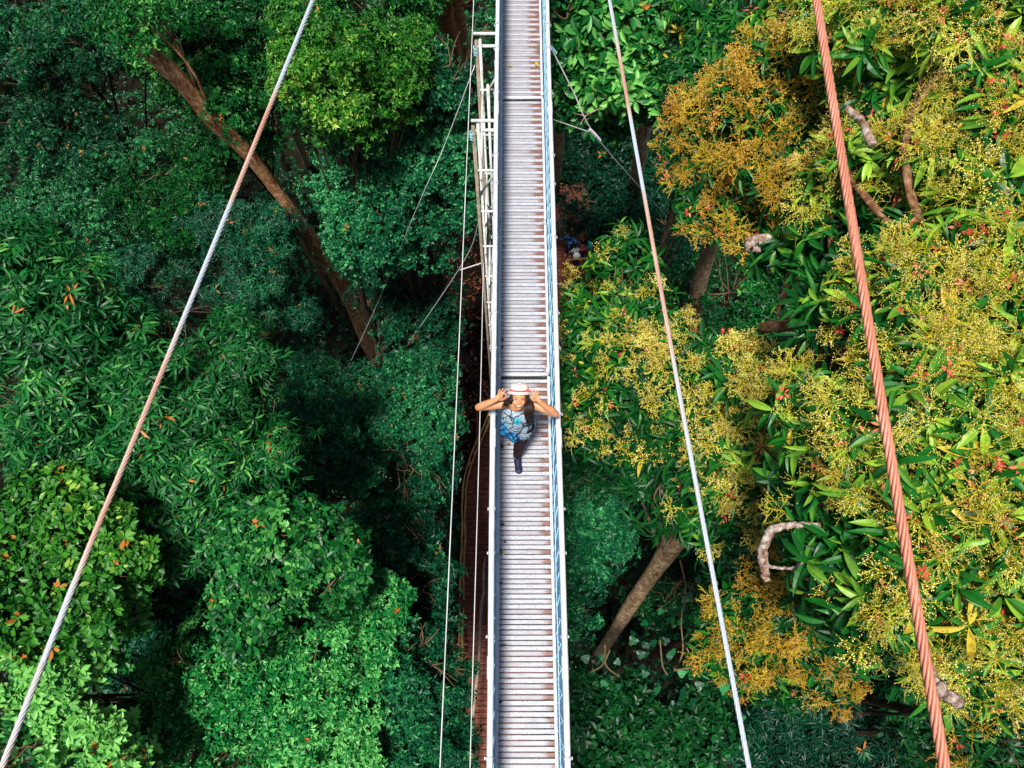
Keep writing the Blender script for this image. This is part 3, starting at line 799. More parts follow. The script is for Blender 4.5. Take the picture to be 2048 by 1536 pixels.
# vine with big heart-shaped leaves
rng = np.random.default_rng(70)
hv = [(0, 0.0, 0)]
for a_ in np.linspace(-150, 150, 13):
    r_ = 0.5 + 0.12 * math.cos(math.radians(a_ * 3)) if abs(a_) < 140 else 0.42
    hv.append((math.sin(math.radians(a_)) * r_, 0.45 + math.cos(math.radians(a_)) * r_ * 0.95, 0.06 * abs(math.sin(math.radians(a_ * 2))) - 0.05))
hv.append((0, 0.45, 0))
hv = np.array(hv) * 0.19
hf = [(14, i + 1, i) for i in range(1, 13)] + [(14, 1, 0), (14, 0, 13)]
heart = [(hv @ roty(q).T, np.array(hf), np.zeros(len(hv)), np.zeros(len(hf), int)) for q in (-0.2, 0.0, 0.25)]
base = atz(1330, 1330, GROUND)
vt = thing('climbing_vine', tuple(base), 'climbing vine with big rounded lobed leaves below the slanting ringed trunk', 'vine')
P = []
for (x, y, s_, n_) in [(1300, 1280, 70, 14), (1390, 1370, 60, 18), (1180, 1360, 60, 12), (1450, 1410, 60, 10), (1380, 1180, 60, 8), (1250, 1340, 60, 12), (1340, 1400, 50, 12), (1510, 1410, 60, 10)]:
    for q in range(n_):
        P.append(at(x + rng.normal(0, s_ * 0.5), y + rng.normal(0, s_ * 0.5), rng.uniform(13, 15.5)))
P = np.array(P)
m = M()
scatter(m, heart, P, unit(rng.normal(0, 0.35, P.shape) + np.array([0, -0.2, 1])), rng.uniform(0.6, 1.15, len(P)), np.clip(rng.normal(0.5, 0.12, len(P)), 0, 0.8), rng)
m.build('leaves', [MAT['leaf_dark']], vt)
m = M()
for pl in ([(1360, 1120, 13), (1372, 1180, 13.2), (1362, 1240, 13.4), (1366, 1300, 13.5), (1352, 1340, 13.7)], [(1320, 1280, 13.3), (1325, 1330, 13.3), (1335, 1350, 13.3)],
           [(1220, 1300, 13), (1205, 1330, 13), (1180, 1345, 13.2)], [(1210, 1290, 13), (1212, 1330, 13.2), (1240, 1355, 13.4)], [(1450, 1345, 13), (1400, 1335, 13), (1350, 1340, 13.1)], [(1370, 1290, 13.1), (1390, 1330, 13.2), (1392, 1350, 13.2)]):
    m.tube(spline([at(*q) for q in pl], 14), 0.016, 5)
m.tube(spline([at(1350, 1340, 13.6), (at(1350, 1340, 13.6) + base) / 2 + np.array([.2, .3, 0]), base], 12), 0.03, 6)
m.build('stems', [MAT['twig']], vt, smooth=True)
#@@END TREES@@

# ------------------------------------------------------------------ ground, undergrowth, litter
m = M()
gx = np.concatenate([[-300, -120, -60], np.linspace(-36, 36, 60), [60, 120, 300]])
gy = np.concatenate([[-300, -120, -40], np.linspace(-12, 48, 50), [80, 150, 300]])
gn = Noise(np.random.default_rng(3), 0.5)
X, Y = np.meshgrid(gx, gy, indexing='ij')
P = np.stack([X.ravel(), Y.ravel(), np.zeros(X.size)], 1)
zz = GROUND + 0.18 * gn(P)
near = (np.abs(P[:, 0] + 1) < 4.5)
zz = np.where(near, GROUND, zz)
P[:, 2] = zz
nx, ny = len(gx), len(gy)
i = (np.arange(nx - 1)[:, None] * ny + np.arange(ny - 1)[None]).ravel()
m.add(P, np.concatenate([np.stack([i, i + ny, i + ny + 1], 1), np.stack([i, i + ny + 1, i + 1], 1)]))
tag(m.build('forest_floor', [MAT['soil']], smooth=True), kind='structure')

def in_path(P):
    """open strip of litter and boardwalk below the bridge"""
    x, y = P[:, 0], P[:, 1]
    lit = (x > -3.6) & (x < 1.2) & (y > 9.5) & (y < 22)
    brd = (x > -2.15) & (x < 1.4) & (y < 11)
    plat = (x > -1) & (x < 3.4) & (y > 14.0) & (y < 21.5)
    return lit | brd | plat
rng = np.random.default_rng(5)
n = 52000
P = np.stack([rng.uniform(-30, 30, n), rng.uniform(-7, 42, n), np.zeros(n)], 1)
P = P[~in_path(P)]
un = Noise(rng, 0.8); un2 = Noise(rng, 2.2)
h = np.clip(un(P) * 0.7 + un2(P) * 0.35, -0.6, 2.0)
P[:, 2] = GROUND + 0.9 + h * rng.uniform(0.5, 1.0, len(P))
m = M()
scatter(m, TPL['under'], P, unit(rng.normal(0, 0.45, P.shape) + np.array([0, 0, 1])), rng.uniform(0.8, 1.5, len(P)), np.clip(rng.normal(0.45, 0.2, len(P)) + 0.12 * un(P), 0, 0.86), rng)
tag(m.build('undergrowth', [MAT['leaf_dark']]), 'dark leafy undergrowth on the forest floor', 'undergrowth', kind='stuff')

def dead_leaf_tpl(rng):
    v, f = leaf_shape(0.15, 0.07, rng.uniform(-0.4, 0.6), rng.uniform(-0.3, 0.4), 2)
    v = v - np.array([0, 0.07, 0])
    return v, f, np.zeros(len(v)), np.zeros(len(f), int)
DL = [dead_leaf_tpl(rng) for _ in range(6)]
n = 9000
P = np.stack([rng.uniform(-6, 5, n), rng.uniform(-6, 24, n), np.full(n, GROUND + 0.05)], 1)
P[:, 2] += rng.uniform(0, 0.12, n)
keep = in_path(P)
P = P[keep]
m = M()
scatter(m, DL, P, unit(rng.normal(0, 0.35, P.shape) + np.array([0, 0, 1])), rng.uniform(0.7, 1.5, len(P)), np.clip(rng.normal(0.5, 0.3, len(P)), 0, 1), rng)
tag(m.build('leaf_litter', [MAT['litter']]), 'red-brown dead leaves covering the ground beside the boardwalk', 'leaf litter', kind='stuff')

# ------------------------------------------------------------------ boardwalk below
BZ = -18.0
# px of left edge at depth BZ -> world
pA = atz(972, 868, BZ); pB = atz(934, 955, BZ); pC = atz(926, 1110, BZ); pD = atz(916, 1536, BZ)
left = [np.array([pD[0], -8.0]), np.array([pD[0], pD[1]]), pC[:2], pB[:2], pA[:2]]
bw = thing('boardwalk', (0, 2, BZ), 'dark red wooden boardwalk on the forest floor under the bridge', 'boardwalk')
def lx(y):
    ys = [q[1] for q in left]; xs = [q[0] for q in left]
    return np.interp(y, ys, xs)
m = M()
rng = np.random.default_rng(8)
y = -8.0
while y < pA[1] + 1.5:
    x0 = lx(y) + rng.uniform(-0.05, 0.05)
    dz = rng.uniform(-0.012, 0.012)
    m.box((x0, y, BZ - 0.06 + dz), (1.1 + rng.uniform(-.05, .05), y + 0.165, BZ + dz), 0)
    y += 0.185
m.build('deck', [MAT['board']], bw)
m = M()
for x in (-1.5, -0.2, 0.8):
    m.box((x - 0.05, -8, BZ - 0.24), (x + 0.05, pA[1] + 1.2, BZ - 0.07))
for y in np.arange(-7, pA[1], 2.4):
    for x in (-1.5, 0.8):
        m.tube([(x, y, GROUND - 0.3), (x, y, BZ - 0.25)], 0.07, 8)
m.build('support_frame', [MAT['board']], bw)
def pole_line(name, pts, r, mat, parent, n=30, wob=0.02, seed=1):
    g = np.random.default_rng(seed)
    p = spline(pts, n)
    p = p + g.normal(0, wob, p.shape)
    mm = M(); mm.tube(p, r * (1 + 0.15 * g.normal(0, 1, n)), 6)
    return mm.build(name, [mat], parent, smooth=True)
for hz, off, sd_ in ((0.95, 0.0, 1), (0.72, 0.10, 2)):
    pts = [np.array([lx(q) + off, q, BZ + hz]) for q in (-8, -4, 0.0, 2.5, 4.6)] 
    pts += [np.array([pB[0] + 0.02 + off, pB[1], BZ + hz]), np.array([pA[0] + 0.5 + off, pA[1] + 1.4, BZ + hz])]
    pole_line('rail', pts, 0.035, MAT['bamboo'], bw, 40, 0.012, sd_)
for q in (-6.2, -4.0, -1.7, 0.6, 2.9, 5.2, 7.4):
    m = M(); m.tube([(lx(q), q, BZ - 0.1), (lx(q), q, BZ + 1.0)], 0.04, 7); m.build('post', [MAT['bamboo']], bw, smooth=True)
pole_line('rail', [(-1.45, -8, BZ + 1.6), (-1.45, -3, BZ + 1.65), (-1.2, 1.2, BZ + 1.6), (-1.1, 4, BZ + 1.0)], 0.05, MAT['scaffold_tan'], bw, 20, 0.02, 4)

# viewing platform
q0 = atz(1010, 648, BZ); q1 = atz(1178, 470, BZ)
pf = thing('viewing_platform', (1.6, 17.5, BZ), 'small dark wooden viewing platform where three visitors stand below the right handrail', 'platform')
m = M()
x = -1.0
while x < 3.3:
    m.box((x, 12.8, BZ - 0.05 + rng.uniform(-.01, .01)), (x + 0.17, 20.6, BZ + 0.0 + rng.uniform(-.008, .008)), 0, 0.5)
    x += 0.188
m.build('deck', [MAT['board']], pf)
m = M()
for yy in (13.2, 15.2, 17.2, 19.2, 20.3):
    m.box((-1.1, yy, BZ - 0.22), (3.35, yy + 0.1, BZ - 0.07))
for yy in (13.4, 20.2):
    for xx in (-0.8, 1.2, 3.1):
        m.tube([(xx, yy, GROUND - 0.3), (xx, yy, BZ - 0.2)], 0.07, 8)
m.build('support_frame', [MAT['board']], pf)
def pr(name, a, b, r=0.035):
    m_ = M(); m_.tube(spline([a, b], 6), r, 7); return m_.build(name, [MAT['bamboo']], pf, smooth=True)
pr('rail', (-1, 20.3, BZ + 0.95), (4.2, 20.5, BZ + 0.95)); pr('rail', (-1, 20.3, BZ + 0.5), (2.2, 20.3, BZ + 0.5))
pr('rail', (2.2, 16.05, BZ + 0.95), (2.25, 13.0, BZ + 0.95)); pr('rail', (2.1, 16.05, BZ + 0.97), (3.6, 16.2, BZ + 0.99))
for a_ in ((2.2, 13.1), (2.2, 16.05), (3.5, 16.2), (-0.9, 20.3), (1.2, 20.3), (3.3, 20.4)):
    pr('post', (a_[0], a_[1], BZ - 0.1), (a_[0], a_[1], BZ + 1.0), 0.04)

# ------------------------------------------------------------------ the footbridge
br = thing('suspension_footbridge', (0, 3.5, 0), 'narrow white slatted metal footbridge with pipe handrails and blue side netting', 'bridge')
JO = [-0.98, 3.50, 7.98, 12.46]         # joints between deck modules
KX = 0.288
rng = np.random.default_rng(9)
par = 0
for a_, b_, ox in ((-5.46, JO[0], 0), (JO[0], JO[1], 0.0), (JO[1], JO[2], 0.0), (JO[2], JO[3], -0.006), (JO[3], 16.9, -0.006)):
    m = M()
    y = a_ + 0.045
    while y < b_ - 0.05:
        par ^= 1
        worn = (0.62 if par else 0.12) + rng.normal(0, 0.12) + (0.25 if y > 8 and par else 0.0) + max(0, (y - 3) * 0.035)
        dz = 0.004 if not par else 0.0
        rt_ = rng.normal(0, 0.0006)
        m.box((-KX + ox, y, -0.025), (KX + ox, y + 0.0440, dz + rt_), 0, float(np.clip(worn, 0, 1)), bev=0.005)
        y += 0.0535
    m.build('deck_slats', [MAT['slat']], br)
    for s in (-1, 1):
        m = M()
        xa, xb = sorted((s * (KX + 0.001), s * (KX + 0.034)))
        m.box((xa + ox, a_ + 0.05, -0.06), (xb + ox, b_ - 0.035, 0.045), 0, bev=0.006)
        m.build('kerb', [MAT['white']], br)
        m = M()
        xm = s * (KX + 0.018) + ox
        yy = (a_ + b_) / 2
        m.tube([(xm, yy - 0.015, 0.02), (xm, yy - 0.015, 0.062), ], 0.024, 10)
        m.tube([(xm, yy + 0.04, 0.02), (xm, yy + 0.04, 0.058)], 0.016, 8)
        m.tube([(xm - 0.03, yy, 0.055), (xm + 0.045 * s, yy + 0.02, 0.066)], 0.009, 6)
        m.build('kerb_bolt', [MAT['clamp']], br, smooth=False)
for j in JO[:4]:
    m = M()
    m.tube([(-KX - 0.02, j + 0.012, 0.0), (KX + 0.02, j + 0.012, 0.0)], 0.027, 12)
    m.build('cross_pipe', [MAT['white']], br, smooth=True)
    m = M()
    m.box((-KX, j - 0.045, -0.045), (KX, j - 0.022, -0.01))
    m.box((-KX + .03, j + 0.042, -0.03), (KX - .03, j + 0.052, 0.004), bev=0.002)
    m.build('joint_gap_shade', [MAT['gap_black']], br)  # black strips stand in for the dark of the open joint
    for s in (-1, 1):
        m = M()
        xc = s * (KX + 0.012)
        m.box((xc - 0.022, j + 0.02, -0.03), (xc + 0.022, j + 0.085, 0.05), bev=0.005)
        m.tube([(xc, j + 0.10, 0.03), (xc, j + 0.10, 0.062)], 0.012, 8)
        m.build('joint_bracket', [MAT['white']], br)
# under-structure
m = M()
for s in (-1, 1):
    m.tube([(s * 0.26, -5.4, -0.09), (s * 0.26, 16.8, -0.09)], 0.028, 8)
for y in np.arange(-5.2, 16.8, 1.12):
    m.tube([(-0.30, y, -0.07), (0.30, y, -0.07)], 0.02, 6)
m.build('under_beams', [MAT['scaffold']], br, smooth=True)
HR = 1.0
RX = 0.347
clY = []
for k_ in range(-2, 6):
    b0 = 1.16 + 2.24 * k_
    clY += [b0 - 0.78, b0, b0 + 0.44]
for s in (-1, 1):
    m = M()
    ys = np.linspace(-5.4, 16.8, 90)
    xs = s * (RX + 0.003 * np.sin(ys * 1.3 + s))
    m.tube(np.stack([xs, ys, np.full_like(ys, HR) + 0.004 * np.sin(ys * 2.1)], 1), 0.0285, 14)
    m.build('handrail', [MAT['white']], br, smooth=True)
    for y in clY:
        m = M()
        m.lathe([(0.0295, -0.013), (0.037, -0.013), (0.037, 0.013), (0.0295, 0.013)], (s * RX, y, HR), (0, 1, 0), 16)
        m.box((s * (RX + 0.036) - 0.010, y - 0.012, HR - 0.035), (s * (RX + 0.036) + 0.010, y + 0.012, HR - 0.012))
        m.build('rail_clamp', [MAT['clamp']], br)
    for y in [q for i_, q in enumerate(clY) if i_ % 3 == 0]:
        m = M()
        m.lathe([(0.0288, -0.10), (0.0325, -0.10), (0.0325, 0.10), (0.0288, 0.10)], (s * RX, y - 0.27, HR), (0, 1, 0), 16)
        m.build('pipe_sleeve', [MAT['white']], br, smooth=False)
    # posts outside the net
    for y in [q for i_, q in enumerate(clY) if i_ % 3 != 2]:
        m = M()
        m.tube([(s * (RX + 0.012), y, -0.06), (s * (RX + 0.012), y, HR - 0.03)], 0.015, 8)
        m.build('post', [MAT['white']], br, smooth=True)
    # blue netting: a wavy strip of close-knit net and the thicker rope zigzag laced through it
    m = M()
    ys = np.linspace(-5.4, 16.8, 900)
    zs = np.linspace(0.0, 1, 10)
    gy_, gz_ = np.meshgrid(ys, zs, indexing='ij')
    wob = 0.004 * np.sin(gy_ * 9 + 4 * gz_) + 0.003 * np.sin(gy_ * 23 - 7 * gz_)
    V = np.stack([s * (0.326 + 0.002 * gz_ + wob), gy_, 0.05 + gz_ * 0.91], -1).reshape(-1, 3)
    i = (np.arange(899)[:, None] * 10 + np.arange(9)[None]).ravel()
    m.add(V, np.concatenate([np.stack([i, i + 10, i + 11], 1), np.stack([i, i + 11, i + 1], 1)]))
    nb_o = m.build('side_net', [MAT['blue']], br, smooth=True)
    md = nb_o.modifiers.new('thick', 'SOLIDIFY'); md.thickness = 0.003
    m = M()
    zig = []
    y = -5.4; k_ = 0
    while y < 16.8:
        zig.append((s * 0.318, y, 0.08 if k_ % 2 else 0.94)); y += 0.11; k_ += 1
    m.tube(zig, 0.0045, 4)
    ysl = np.linspace(-5.4, 16.8, 200)
    m.tube(np.stack([np.full(200, s * 0.314), ysl, 0.52 + 0.03 * np.sin(ysl * 5)], 1), 0.0055, 5)
    m.build('net_rope', [MAT['blue_rope']], br, smooth=True)
    m = M()
    m.tube([(s * 0.372, -5.4, 0.30), (s * 0.372, 16.8, 0.30)], 0.014, 8)
    m.build('lower_rail', [MAT['white']], br, smooth=True)

# ------------------------------------------------------------------ scaffold tower
tw = thing('scaffold_tower', (-0.4, 8.7, GROUND), 'tall white pipe scaffold tower standing left of the bridge at the top', 'scaffold')
def pipe(name, a, b, r=0.024, mat='scaffold'):
    m_ = M(); m_.tube([a, b], r, 9)
    return m_.build(name, [MAT[mat]], tw, smooth=True)
TX = [(-0.66, 9.45), (-0.66, 7.72), (-0.40, 9.0), (-0.40, 7.72), (-0.52, 8.5)]
for (x, y) in TX:
    pipe('upright', (x, y, GROUND), (x, y, -0.25), 0.024)
for (x, y) in ((-0.72, 9.5), (-0.735, 7.74)):
    pipe('upright', (x, y, GROUND), (x, y, -0.30), 0.03, 'scaffold_tan')
for z in (-0.18, -0.42):
    pipe('ledger', (-0.76 if z > -.3 else -0.72, 9.5, z), (0.28, 9.5, z), 0.026)
for z in (-0.22, -0.42):
    pipe('ledger', (-0.76, 7.76, z), (0.28, 7.76, z), 0.026)
zz_ = -1.3
k_ = 0
while zz_ > GROUND + 0.5:
    for y in (9.45, 7.72):
        pipe('ledger', (-0.70, y, zz_), (0.10, y, zz_), 0.022)
    if k_ % 2 == 0:
        pipe('ledger', (-0.66, 7.6, zz_ - 0.08), (-0.66, 9.6, zz_ - 0.08), 0.022)
        pipe('brace', (-0.66, 7.72, zz_ - 1.6), (-0.1, 7.74, zz_ - 0.2), 0.02)
    else:
        pipe('brace', (-0.66, 9.45, zz_ - 0.2), (-0.1, 9.45, zz_ + 0.9), 0.02)
    zz_ -= 1.1; k_ += 1
pipe('brace', (-0.66, 9.4, -1.5), (-0.2, 9.4, -0.5), 0.02)
pipe('brace', (-0.70, 7.7, -1.9), (-0.2, 7.7, -0.9), 0.022)
for (x, y, z) in ((-0.74, 9.5, -0.45), (-0.76, 7.74, -0.45)):
    m = M()
    for q in range(7):
        m.lathe([(0.028, -0.006), (0.038, -0.006), (0.038, 0.006), (0.028, 0.006)], (x, y, z - q * 0.022), unit([0.15, 0.3 * (q % 3 - 1), 1]), 10)
    m.build('rope_lashing', [MAT['blue_rope']], tw)

# ------------------------------------------------------------------ cables
def laid_cable(name, label, pts, r, mat, wear=((0, 0.5),), strands=6, pitch=None, cat='cable', ext=(12, 6), group=None):
    p = [at(*q) for q in pts]
    d0 = unit(p[0] - p[1]); d1 = unit(p[-1] - p[-2])
    p = [p[0] + d0 * ext[0]] + p + [p[-1] + d1 * ext[1]]
    pts3 = spline(p, 600)
    seg = np.linalg.norm(np.diff(pts3, axis=0), axis=1); s_ = np.concatenate([[0], np.cumsum(seg)])
    pitch = pitch or r * 14
    n_ = int(min(1600, s_[-1] / (pitch / 10)))
    si = np.linspace(0, s_[-1], n_)
    c = np.stack([np.interp(si, s_, pts3[:, q]) for q in range(3)], 1)
    tg = unit(np.gradient(c, axis=0)); u = unit(np.cross(np.array([0, 0, 1.0]), tg)); w_ = np.cross(tg, u)
    m_ = M()
    frac = np.interp(si, [ext[0], s_[-1] - ext[1]], [0, 1])      # 0 at the far end in view, 1 at the near end
    tw_ = np.interp(frac, [q[0] for q in wear], [q[1] for q in wear])
    rs = r * 0.36
    for k_ in range(strands):
        a_ = si / pitch * 2 * np.pi + k_ * 2 * np.pi / strands
        q = c + (r - rs) * (np.cos(a_)[:, None] * u + np.sin(a_)[:, None] * w_)
        m_.tube(q, rs, 6, 0, 0.5, caps=False)
        m_.t[-1] = np.repeat(tw_, 6)
    o = m_.build(name, [MAT[mat]], origin=pts3[300], smooth=True)
    return tag(o, label, cat, group)
laid_cable('steel_cable', 'thick rusty red-brown twisted steel cable in front of the near mango tree',
           [(1633, 0, 2.45), (1700, 420, 2.2), (1765, 820, 2.0), (1830, 1200, 1.87), (1889, 1536, 1.76)], 0.0152, 'cable_rust')
laid_cable('steel_cable', 'silver twisted steel cable with rusty stretches slanting down the left side of the photo',
           [(626, 0, 3.1), (452, 430, 2.75), (272, 870, 2.4), (182, 1086, 2.26), (88, 1320, 2.13), (3, 1536, 2.02)], 0.0096, 'cable_mixed', wear=((0, 0.2), (0.10, 0.25), (0.16, 0.8), (0.24, 0.75), (0.3, 0.2), (0.48, 0.25), (0.56, 0.75), (0.70, 0.7), (0.76, 0.45), (0.82, 0.15), (0.9, 0.5), (1, 0.5)))
laid_cable('steel_cable', 'thin silver twisted steel cable between the bridge and the thick rusty cable',
           [(1219, 0, 3.2), (1290, 400, 2.85), (1361, 800, 2.55), (1435, 1200, 2.3), (1498, 1536, 2.1)], 0.0084, 'cable_mixed', wear=((0, 0.2), (0.05, 0.3), (0.10, 0.8), (0.14, 0.8), (0.2, 0.15), (0.27, 0.2), (0.32, 0.7), (0.5, 0.75), (0.6, 0.5), (0.66, 0.2), (1, 0.15)))
def wire(label, pts, r=0.006, mat='wire', name='wire'):
    p = spline([np.asarray(q) for q in pts], 40)
    m_ = M(); m_.tube(p, r, 6)
    return tag(m_.build(name, [MAT[mat]], origin=p[0], smooth=True), label, 'wire')
a0, a1 = atz(947, 0, 0.3), atz(879, 1536, 0.3); dd = unit(a1 - a0)
wire('long thin wire passing the scaffold tower top, left of the other handrail wire', [a0 - dd * 4, atz(929, 430, 0.3), atz(910, 870, 0.3), a1 + dd * 3], 0.0065)
a0, a1 = atz(967, 525, -1.0), atz(940, 1536, -1.0)
wire('thin wire nearest the left handrail, starting low on the scaffold tower', [a0, atz(959, 870, -1.0), a1, a1 + unit(a1 - a0) * 3], 0.0065)
wire('guy wire running from the scaffold tower foot down to the lower left', [at(961, 435, 13.5), at(920, 535, 16), at(787, 730, 22), at(650, 930, 27)], 0.010)
wire('guy wire from the top of the scaffold tower crossing the round-leaved tree', [at(950, 130, 12), at(887, 295, 13.2), at(832, 420, 14.3), at(740, 640, 20), at(640, 850, 26)], 0.0065)
wire('short pale wire joining the low left guy wire to the scaffold tower', [at(967, 525, 15.5), at(920, 540, 16)], 0.014)
wire('guy wire with pale twisted clips in the dark gap under the right broad-leaved tree', [at(1097, 85, 10.8), at(1145, 180, 11.4), at(1190, 270, 12.2), at(1280, 375, 15), at(1350, 450, 18)], 0.011)
wire('thin wire from the right handrail to the wire clips in the dark gap', [at(1100, 237, 11.5), at(1190, 268, 12.2)], 0.009)
wire('thin wire leading from the right handrail down to the visitors platform', [at(1108, 430, 20), at(1133, 470, 27)], 0.018)
wire('thin pale rope low across the platform by the handrail', [at(1112, 567, 27), at(1143, 571, 27), at(1175, 572, 26)], 0.02)
for (px_, py_, zc_, lab) in ((1190, 270, 12.15, 'bundle of pale wire clips on the guy wire right of the bridge'), (1101, 95, 10.85, 'blue rope clips on the guy wire beside the right handrail')):
    m = M()
    c0 = at(px_, py_, zc_); dr = unit(at(px_ + 22, py_ + 24, zc_ + 0.4) - c0)
    for q in range(9):
        c = c0 + dr * (q - 4) * 0.05
        m.lathe([(0.004, -0.008), (0.035 - 0.002 * abs(q - 4), -0.006), (0.035 - 0.002 * abs(q - 4), 0.006), (0.004, 0.008)], c, dr, 8)
    tag(m.build('wire_clips', [MAT['clamp'] if py_ > 200 else MAT['blue_rope']], origin=c0), lab, 'wire clips')

# ------------------------------------------------------------------ leaves lying on the deck
def deck_leaf(px, py, L, W, ang, col, label, z=0.012, name='fallen_leaf', cat='leaf'):
    c = atz(px, py, z)
    v, f = leaf_shape(L, W, 0.35, -0.35, 4)
    v = v - np.array([0, L / 2, 0])
    v = v @ rotz(math.radians(ang)).T + c + np.array([0, 0, 0.004])
    m_ = M(); m_.add(v, f)
    mt = simple('fallen_leaf_colour', col, 0.7, 0.2, 0.3, 60)
    o = m_.build(name, [mt], origin=c)
    md = o.modifiers.new('thick', 'SOLIDIFY'); md.thickness = 0.0012
    return tag(o, label, cat)
deck_leaf(1005, 1049, 0.055, 0.03, 100, (0.07, 0.03, 0.04), 'curled dark purple dead leaf at the left deck edge below the shoe')
deck_leaf(1010, 1084, 0.035, 0.022, 60, (0.16, 0.06, 0.03), 'small brown dead leaf above the left kerb bolt of the lower deck')
deck_leaf(1006, 1108, 0.03, 0.02, 20, (0.65, 0.42, 0.02), 'bright yellow leaf scrap beside the lower left kerb bolt')
deck_leaf(1002, 1103, 0.07, 0.014, 10, (0.06, 0.03, 0.02), 'thin dark dead leaf standing along the left kerb by the yellow scrap')
deck_leaf(1003, 1167, 0.035, 0.026, 70, (0.14, 0.03, 0.03), 'dark red dead leaf at the left kerb below the yellow scrap')
deck_leaf(1006, 1291, 0.075, 0.02, 105, (0.09, 0.06, 0.05), 'long curved grey-brown dead leaf at the left edge of the lower deck')
deck_leaf(1016, 1358, 0.11, 0.005, 88, (0.06, 0.05, 0.04), 'thin dark twig lying across a slat of the lower deck', name='twig', cat='twig')
deck_leaf(1001, 1404, 0.035, 0.02, 120, (0.04, 0.03, 0.02), 'dark dead leaf in the left deck corner below the twig')
deck_leaf(998, 1469, 0.05, 0.02, 10, (0.40, 0.15, 0.04), 'orange-brown leaf on the left kerb near the bottom edge')
deck_leaf(1004, 893, 0.06, 0.035, 10, (0.11, 0.035, 0.03), 'oval red-brown dead leaf against the left kerb beside the leg')
deck_leaf(1009, 877, 0.05, 0.014, 95, (0.10, 0.03, 0.03), 'curled thin brown leaf on the deck just below the dress')
deck_leaf(1018, 889, 0.035, 0.018, 85, (0.04, 0.02, 0.02), 'small blackish leaf between the two brown leaves and the leg')
deck_leaf(1005, 680, 0.045, 0.022, 5, (0.12, 0.02, 0.02), 'dark red leaf at the left kerb above the hat, upper of two')
deck_leaf(1005, 694, 0.045, 0.022, 170, (0.12, 0.02, 0.02), 'dark red leaf at the left kerb above the hat, lower of two')
deck_leaf(1008, 492, 0.06, 0.012, 60, (0.05, 0.03, 0.02), 'dark twig-like leaf at the left edge of the middle deck')
deck_leaf(1021, 133, 0.06, 0.03, 85, (0.55, 0.36, 0.02), 'yellow leaf on the left half of the far deck')
deck_leaf(1073, 130, 0.07, 0.05, 30, (0.50, 0.36, 0.02), 'yellow leaf against the right kerb of the far deck')

# ------------------------------------------------------------------ people
def V3(*a): return np.array(a, float)

class Body:
    """closed primitives that a voxel remesh joins into one continuous surface"""
    def __init__(s):
        s.bm = bmesh.new()
    def ell(s, c, r, R=None, sub=3):
        ret = bmesh.ops.create_icosphere(s.bm, subdivisions=sub, radius=1.0)
        R = np.eye(3) if R is None else np.asarray(R)
        r = np.broadcast_to(np.asarray(r, float), (3,))
        for v in ret['verts']:
            v.co = Vector(R @ (np.array(v.co) * r) + np.asarray(c))
        return s
    def limb(s, pts, rads):
        pts = [np.asarray(p, float) for p in pts]
        for a, b, ra, rb in zip(pts[:-1], pts[1:], rads[:-1], rads[1:]):
            n = 5
            L = np.linalg.norm(b - a)
            k = max(2, int(L / (min(ra, rb) * 0.45)))
            # cone body
            d = Vector(b - a)
            q = d.to_track_quat('Z', 'Y').to_matrix().to_4x4()
            q.translation = Vector((a + b) / 2)
            bmesh.ops.create_cone(s.bm, cap_ends=True, cap_tris=True, segments=20, radius1=ra, radius2=rb, depth=L, matrix=q)
        for p, r in zip(pts, rads):
            s.ell(p, r, sub=2)
        return s
    def done(s, name, voxel, mats, smooth_it=3, parent=None, origin=None):
        me = bpy.data.meshes.new(name)
        s.bm.to_mesh(me); s.bm.free()
        o = bpy.data.objects.new(name, me); COL.objects.link(o)
        md = o.modifiers.new('r', 'REMESH'); md.mode = 'VOXEL'; md.voxel_size = voxel; md.use_smooth_shade = True
        if smooth_it:
            md = o.modifiers.new('s', 'SMOOTH'); md.iterations = smooth_it; md.factor = 0.5
        dg = bpy.context.evaluated_depsgraph_get()
        m2 = bpy.data.meshes.new_from_object(o.evaluated_get(dg))
        o.modifiers.clear()
        o.data = m2; m2.name = name
        bpy.data.meshes.remove(me)
        m2.materials.clear()
        for m_ in mats: m2.materials.append(m_)
        for p in m2.polygons: p.use_smooth = True; p.material_index = 0
        if origin is None and parent is not None: origin = np.array(parent.location)
        if origin is not None:
            m2.transform(Matrix.Translation(-Vector(origin)))
            if parent is None: o.location = origin
        if parent is not None: o.parent = parent
        return o

k = NT('warm_skin', 0.42, 0.35)
f = k.noise(k.coord(), 14, 3)
k.base(k.ramp(f, [(0.3, (0.50, 0.215, 0.10)), (0.7, (0.63, 0.30, 0.15))]))
k.b.inputs['Subsurface Weight'].default_value = 0.12
k.b.inputs['Subsurface Radius'].default_value = (0.02, 0.008, 0.004)
MAT['skin'] = k.m
MAT['skin2'] = simple('tan_skin', (0.46, 0.22, 0.13), 0.6, 0.3, 0.1, 10)
MAT['hair'] = simple('dark_brown_hair', (0.020, 0.009, 0.007), 0.5, 0.35, 0.5, 40)
MAT['legging'] = simple('maroon_black_leggings', (0.022, 0.007, 0.010), 0.75, 0.2, 0.3, 20)
MAT['shoe'] = simple('navy_shoe', (0.010, 0.010, 0.045), 0.6, 0.3, 0.3, 30)
MAT['sock'] = simple('pale_sock', (0.6, 0.55, 0.55), 0.8, 0.2)
k = NT('white_straw', 0.7, 0.2)
f = k.noise(k.coord((1, 1, 1)), 160, 2)
k.base(k.ramp(f, [(0.35, (0.60, 0.48, 0.44)), (0.6, (0.78, 0.67, 0.63))]))
k.bump(f, 0.3, 0.002)
MAT['straw'] = k.m
MAT['band'] = simple('red_ribbon', (0.70, 0.05, 0.07), 0.5, 0.3, 0.3, 60)
